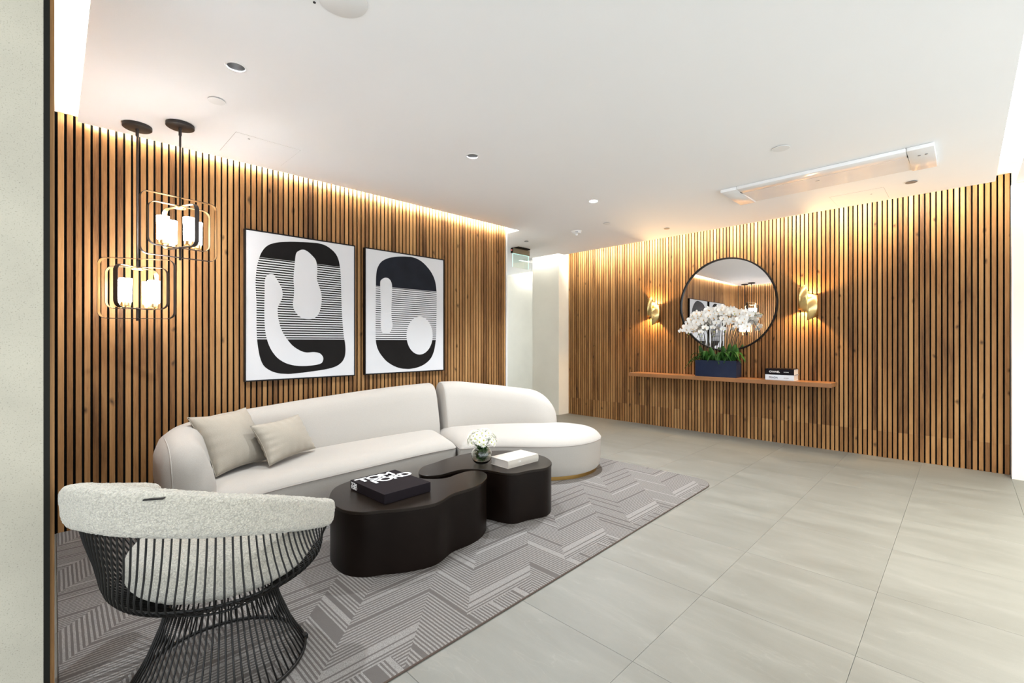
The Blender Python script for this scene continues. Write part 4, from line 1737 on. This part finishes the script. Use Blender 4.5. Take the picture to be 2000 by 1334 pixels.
# shell wires from the seat ring out, round the bend and up into the band
nw = 66
for k in range(nw):
    s = -0.985 + 1.97 * k / (nw - 1)
    top = hs(s, 0.0) + Vector((0, 0, hs_top(s) - hs_h(s) + 0.02))
    dirv = (hs(s) - BC)
    dirv.z = 0
    # spread direction over the seat ring
    dirv.normalize()
    p0 = BC + dirv * 0.200 + Vector((0, 0, 0.318))
    p1 = BC + dirv * 0.285 + Vector((0, 0, 0.352))
    p2 = BC + dirv * 0.345 + Vector((0, 0, 0.400))
    flat = Vector((top.x, top.y, 0))
    p2f = Vector((p2.x, p2.y, 0))
    p3 = p2f.lerp(flat, 0.45) + Vector((0, 0, 0.400 + (top.z - 0.400) * 0.38))
    p4 = p2f.lerp(flat, 0.80) + Vector((0, 0, 0.400 + (top.z - 0.400) * 0.70))
    tube('wire', catmull([p0, p1, p2, p3, p4, top], 3), WR, 'black_wire', chair, 6)
# foot clip on the ring
fc = BC + Vector((0.07, 0.276, 0.012))
box('foot_clip', (fc.x - 0.012, fc.y - 0.008, 0.002), (fc.x + 0.012, fc.y + 0.012, 0.020), 'black_wire', chair, 0.002)

# ------------------------------------------------------------------ vase with chrysanthemums
VX, VY = -2.515, 2.216
vs = thing('flower_vase', 'round clear glass vase with green stems on the farther coffee table', 'vase', (VX, VY, TZ))
rr_ = 0.076
outer_p = [(0.0, 0.0), (0.034, 0.0), (0.040, 0.003)]
for k in range(1, 13):
    a = R(-58 + 118 * k / 12)
    outer_p.append((rr_ * math.cos(a), 0.062 + rr_ * math.sin(a) * 0.95))
outer_p += [(0.040, 0.134)]
inner_p = [(max(0, r - 0.0035), z + (0.005 if z < 0.02 else 0)) for r, z in outer_p][::-1]
lathe('vase_glass', outer_p + [(0.0385, 0.1355)] + inner_p, 'clear_glass', vs, 48)
bq = thing('flower_bouquet', 'bunch of small white daisy chrysanthemums in the round vase', 'flowers', (VX, VY, TZ + 0.01))
rnd = random.Random(11)


def daisy_mesh(seed, big=1.0):
    r0 = random.Random(seed)
    bm = bmesh.new()
    for ringn, (cnt, ln, up, wd) in enumerate(((15, 0.026, 0.10, 0.0045), (13, 0.021, 0.45, 0.004), (10, 0.014, 0.9, 0.0035))):
        for k in range(cnt):
            a = 2 * PI * (k + r0.uniform(-.2, .2)) / cnt + ringn
            d = Vector((math.cos(a), math.sin(a), 0))
            e = Vector((-d.y, d.x, 0))
            l = ln * r0.uniform(.85, 1.1) * big
            tip = d * l * math.cos(up * .9) + Vector((0, 0, l * math.sin(up) * .8))
            mid = d * l * 0.55 + Vector((0, 0, l * math.sin(up) * .55 + 0.001))
            w = wd * big
            v = [bm.verts.new(p) for p in (d * 0.003, mid + e * w * .5, tip + e * w * .22, tip - e * w * .22, mid - e * w * .5)]
            bm.faces.new(v)
    bmesh.ops.recalc_face_normals(bm, faces=bm.faces)
    m0 = bpy.data.meshes.new('petals')
    bm.to_mesh(m0)
    bm.free()
    m0.materials.append(MATS['petal_cream'])
    bm = bmesh.new()
    bmesh.ops.create_icosphere(bm, subdivisions=1, radius=0.0058 * big)
    bmesh.ops.scale(bm, vec=(1, 1, .6), verts=bm.verts)
    m1 = bpy.data.meshes.new('eye')
    bm.to_mesh(m1)
    bm.free()
    m1.materials.append(MATS['eye_green'])
    return m0, m1


dm_ = [daisy_mesh(s, 0.95 + 0.1 * s) for s in range(3)]
stems = []
for i in range(44):
    # spread over a dome
    f = (i + 0.5) / 44
    polar = math.acos(1 - f * 1.12)
    az = i * 2.39996 + rnd.uniform(-.15, .15)
    d = Vector((math.sin(polar) * math.cos(az), math.sin(polar) * math.sin(az), math.cos(polar)))
    p = Vector((0, 0, 0.147)) + Vector((d.x * 0.098, d.y * 0.098, d.z * 0.088)) * rnd.uniform(.92, 1.08)
    m0, m1 = dm_[i % 3]
    o = link('flower_head', m0, None, bq)
    o.location = p
    dd = (d + Vector((rnd.uniform(-.2, .2), rnd.uniform(-.2, .2), rnd.uniform(0, .3)))).normalized()
    o.rotation_euler = dd.to_track_quat('Z', 'Y').to_euler()
    o2_ = link('flower_eye', m1, None, o)
    o2_.location = (0, 0, 0.004)
    stems.append((p, d))
for i in range(0, 44, 3):
    p, d = stems[i]
    b0 = Vector((rnd.uniform(-.025, .025), rnd.uniform(-.025, .025), 0.0))
    tube('stem', catmull([b0, Vector((p.x * -0.1 + b0.x, p.y * -.1, 0.06)), Vector((p.x * 0.28, p.y * 0.28, 0.115)), p * 0.97], 4), 0.0016, 'leaf_green', bq, 5)
# leaves inside the glass and under the heads
for i in range(110):
    bm = bmesh.new()
    a = rnd.uniform(0, 6.28)
    if i < 98:
        c = Vector((0.046 * math.cos(a) * rnd.random() ** .5, 0.046 * math.sin(a) * rnd.random() ** .5, rnd.uniform(0.022, 0.115)))
        l = rnd.uniform(.045, .06)
    else:
        c = Vector((0.055 * math.cos(a), 0.055 * math.sin(a), rnd.uniform(0.14, 0.16)))
        l = 0.045
    d = Vector((math.cos(a), math.sin(a), rnd.uniform(-.4, 1.2))).normalized()
    e = d.cross(Vector((0, 0, 1))).normalized()
    u = e.cross(d)
    prof = [(0, 0.001), (.2, .009), (.5, .012), (.8, .008), (1, .001)]
    Lf = [bm.verts.new(c + d * (l * (t_ - .5)) + e * w_ + u * .004 * math.sin(PI * t_)) for t_, w_ in prof]
    Rt = [bm.verts.new(c + d * (l * (t_ - .5)) - e * w_ + u * .004 * math.sin(PI * t_)) for t_, w_ in prof]
    for k in range(4):
        bm.faces.new((Lf[k], Lf[k + 1], Rt[k + 1], Rt[k]))
    from_bm('leaf', bm, 'leaf_green', bq, smooth=True)

# ------------------------------------------------------------------ potted orchids on the shelf
PX, PYc = -2.31, 6.19
op = thing('orchid_planter', 'white orchids in a rectangular dark blue planter on the shelf', 'potted plant', (PX, PYc, SZ))
bm = bmesh.new()
w, d, h = 0.262, 0.092, 0.215
bm_box(bm, (0, 0, 0.004), (2 * w, 2 * d, 0.008))
for cx, cy, sx, sy in ((0, -d + .004, 2 * w, .008), (0, d - .004, 2 * w, .008), (-w + .004, 0, .008, 2 * d - .016), (w - .004, 0, .008, 2 * d - .016)):
    bm_box(bm, (cx, cy, h / 2 + 0.004), (sx, sy, h - 0.008))
from_bm('pot', bm, 'blue_ceramic', op)
box('soil', (-w + .008, -d + .008, 0.008), (w - .008, d - .008, h - 0.015), 'soil', op)

# flower mesh : 5 broad petals + lip + throat (faces +Z)
def orchid_mesh(scale=1.0, seed=0):
    r0 = random.Random(seed)
    bm = bmesh.new()
    for k, (ang, ln, wd, z) in enumerate(((90, .036, .022, 0), (210, .035, .022, 0), (330, .035, .022, 0), (12, .038, .036, .002), (168, .038, .036, .002))):
        a = R(ang)
        d = Vector((math.cos(a), math.sin(a), 0))
        e = Vector((-d.y, d.x, 0))
        prof = [(0.08, .2), (.3, .75), (.6, 1.0), (.85, .75), (1.0, .25)]
        Lf = [bm.verts.new((d * ln * t_ + e * wd / 2 * w_ + Vector((0, 0, z + .006 * t_ * t_ - .004 * t_))) * scale) for t_, w_ in prof]
        Md = [bm.verts.new((d * ln * t_ + Vector((0, 0, z - .003 + .006 * t_ * t_))) * scale) for t_, w_ in prof]
        Rt = [bm.verts.new((d * ln * t_ - e * wd / 2 * w_ + Vector((0, 0, z + .006 * t_ * t_ - .004 * t_))) * scale) for t_, w_ in prof]
        for q in range(4):
            bm.faces.new((Lf[q], Lf[q + 1], Md[q + 1], Md[q]))
            bm.faces.new((Md[q], Md[q + 1], Rt[q + 1], Rt[q]))
    bmesh.ops.recalc_face_normals(bm, faces=bm.faces)
    m0 = bpy.data.meshes.new('orchid_flower')
    bm.to_mesh(m0)
    bm.free()
    m0.materials.append(MATS['petal_white'])
    m0.polygons.foreach_set('use_smooth', [True] * len(m0.polygons))
    bm = bmesh.new()
    bmesh.ops.create_icosphere(bm, subdivisions=1, radius=0.0048 * scale)
    bmesh.ops.scale(bm, vec=(1, 1.2, .9), verts=bm.verts)
    bmesh.ops.translate(bm, vec=(0, -0.005 * scale, 0.005 * scale), verts=bm.verts)
    m1 = bpy.data.meshes.new('lip')
    bm.to_mesh(m1)
    bm.free()
    m1.materials.append(MATS['lip_yellow'])
    return m0, m1


om = [orchid_mesh(1.30, 1), orchid_mesh(1.02, 2), orchid_mesh(1.45, 3)]
rnd = random.Random(21)
# stems: (root x, peak x, peak z, end x, end z) local to pot
bud_bm = bmesh.new()
bmesh.ops.create_icosphere(bud_bm, subdivisions=1, radius=0.009)
bmesh.ops.scale(bud_bm, vec=(1, 1, 1.3), verts=bud_bm.verts)
bud_me = bpy.data.meshes.new('bud')
bud_bm.to_mesh(bud_me)
bud_bm.free()
bud_me.materials.append(MATS['bud_green'])
spec = [(-0.17, -0.27, 0.66, -0.50, 0.60), (-0.14, -0.20, 0.72, -0.40, 0.50), (-0.10, -0.15, 0.83, -0.33, 0.80), (-0.07, -0.07, 0.80, -0.20, 0.42),
        (-0.03, -0.05, 0.88, -0.12, 0.86), (0.00, 0.01, 0.84, -0.02, 0.50), (0.03, 0.07, 0.90, 0.02, 0.84), (0.06, 0.12, 0.82, 0.10, 0.50),
        (0.10, 0.20, 0.86, 0.25, 0.80), (0.13, 0.24, 0.84, 0.40, 0.80), (0.15, 0.30, 0.74, 0.44, 0.52), (0.12, 0.28, 0.80, 0.48, 0.82), (-0.12, -0.24, 0.78, -0.42, 0.66), (0.08, 0.20, 0.74, 0.30, 0.60)]
for (rx, mx_, mz, ex_, ez) in spec:
    y0 = rnd.uniform(-.04, .03)
    yf = -rnd.uniform(0.02, 0.10)
    pts = catmull([Vector((rx, y0, h - 0.03)), Vector((rx * .7 + mx_ * .3, y0, h + (mz - h) * .45)), Vector((mx_ * .95, y0 - .01, mz - 0.04)), Vector((mx_ * .7 + ex_ * .3, y0 + yf * .4, mz)), Vector((mx_ * .3 + ex_ * .7, y0 + yf * .8, (mz * .45 + ez * .55))), Vector((ex_, y0 + yf, ez))], 6)
    tube('stem', pts, [0.0042 - 0.0026 * i / len(pts) for i in range(len(pts))], 'stem_green', op, 6)
    n = len(pts)
    nf = 8
    for k in range(nf):
        t_ = 0.50 + 0.46 * k / (nf - 1)
        p = pts[min(n - 1, int(t_ * (n - 1)))]
        if k >= nf - 2:
            o = link('bud', bud_me, None, op)
            o.location = p + Vector((rnd.uniform(-.008, .008), -.005, rnd.uniform(-.01, .01)))
            s_ = 0.9 if k == nf - 2 else 0.65
            o.scale = (s_, s_, s_)
            continue
        m0, m1 = om[0] if k > 3 else om[2 if k % 2 else 0]
        if k == nf - 3:
            m0, m1 = om[1]
        o = link('flower', m0, None, op)
        side = -1 if k % 2 else 1
        o.location = p + Vector((side * 0.020, -0.020 - rnd.uniform(0, .02), rnd.uniform(-.022, .012)))
        dd = Vector((rnd.uniform(-.3, .5), -1, rnd.uniform(-.25, .3))).normalized()
        M = basis((0, 0, 0), Vector((0, 0, 1)).cross(dd).normalized(), dd.cross(Vector((0, 0, 1)).cross(dd)).normalized(), dd)
        o.rotation_euler = M.to_euler()
        o.rotation_euler.rotate_axis('Z', rnd.uniform(-.25, .25))
        l_ = link('lip', m1, None, o)
# strap leaves
def orchid_leaf(root, direc, ln, wd, droop, rise):
    bm = bmesh.new()
    d = Vector((direc[0], direc[1], 0)).normalized()
    e = Vector((-d.y, d.x, 0))
    n = 9
    A, Bm_, C_ = [], [], []
    for k in range(n + 1):
        t_ = k / n
        c = Vector(root) + d * ln * t_ + Vector((0, 0, rise * math.sin(PI * min(1, t_ * .8)) - droop * t_ * t_))
        w_ = wd / 2 * (math.sin(PI * (0.12 + 0.86 * t_) ** 0.8) ** .7 if 0 < t_ < 1 else (.25 if t_ == 0 else .08))
        A.append(bm.verts.new(c + e * w_ + Vector((0, 0, .006))))
        Bm_.append(bm.verts.new(c))
        C_.append(bm.verts.new(c - e * w_ + Vector((0, 0, .006))))
    for k in range(n):
        bm.faces.new((A[k], A[k + 1], Bm_[k + 1], Bm_[k]))
        bm.faces.new((Bm_[k], Bm_[k + 1], C_[k + 1], C_[k]))
    o = from_bm('leaf', bm, 'leaf_green', op, smooth=True)
    md = o.modifiers.new('solid', 'SOLIDIFY')
    md.thickness = 0.002
    return o


for i in range(34):
    rx = -0.2 + 0.4 * (i + .5) / 34
    a = rnd.uniform(-2.9, -0.24)
    dx, dy = math.cos(a), math.sin(a)
    if i % 3 == 0:
        dx, dy = (1 if rx > 0 else -1) * rnd.uniform(.5, 1), rnd.uniform(-.5, .05)
    ln = rnd.uniform(.15, .22)
    if abs(dy) > 0.5:
        ln *= 0.62
    orchid_leaf((rx, rnd.uniform(-.03, .03), h - .015), (dx, dy), ln, rnd.uniform(.05, .07), rnd.uniform(.02, .10), rnd.uniform(.07, .16))
for i, (rx, dx, ln) in enumerate(((-.16, -1, .24), (-.17, -1, .2), (-.15, -1, .28))):
    orchid_leaf((rx, -.04 + .02 * i, h - .01), (dx, -.15 * i), ln, .022, .11 + .02 * i, .06)
# upright broad leaves
for rx, lean_, hh in ((-.17, -.3, .20), (-.10, .1, .18), (-.03, -.2, .18), (.05, .15, .18), (.13, .1, .23), (.17, .25, .22), (.10, -.1, .20), (.20, .35, .18)):
    bm = bmesh.new()
    n = 8
    A, C_ = [], []
    yy = rnd.uniform(-.05, .02)
    for k in range(n + 1):
        t_ = k / n
        w_ = 0.034 * math.sin(PI * (.1 + .88 * t_)) ** .6
        c = Vector((rx + lean_ * hh * t_, yy - .03 * t_ * t_, h - .01 + hh * t_))
        A.append(bm.verts.new(c + Vector((w_, .004, 0))))
        C_.append(bm.verts.new(c - Vector((w_, .004, 0))))
    for k in range(n):
        bm.faces.new((A[k], A[k + 1], C_[k + 1], C_[k]))
    o = from_bm('leaf', bm, 'leaf_green', op, smooth=True)
    md = o.modifiers.new('solid', 'SOLIDIFY')
    md.thickness = 0.002
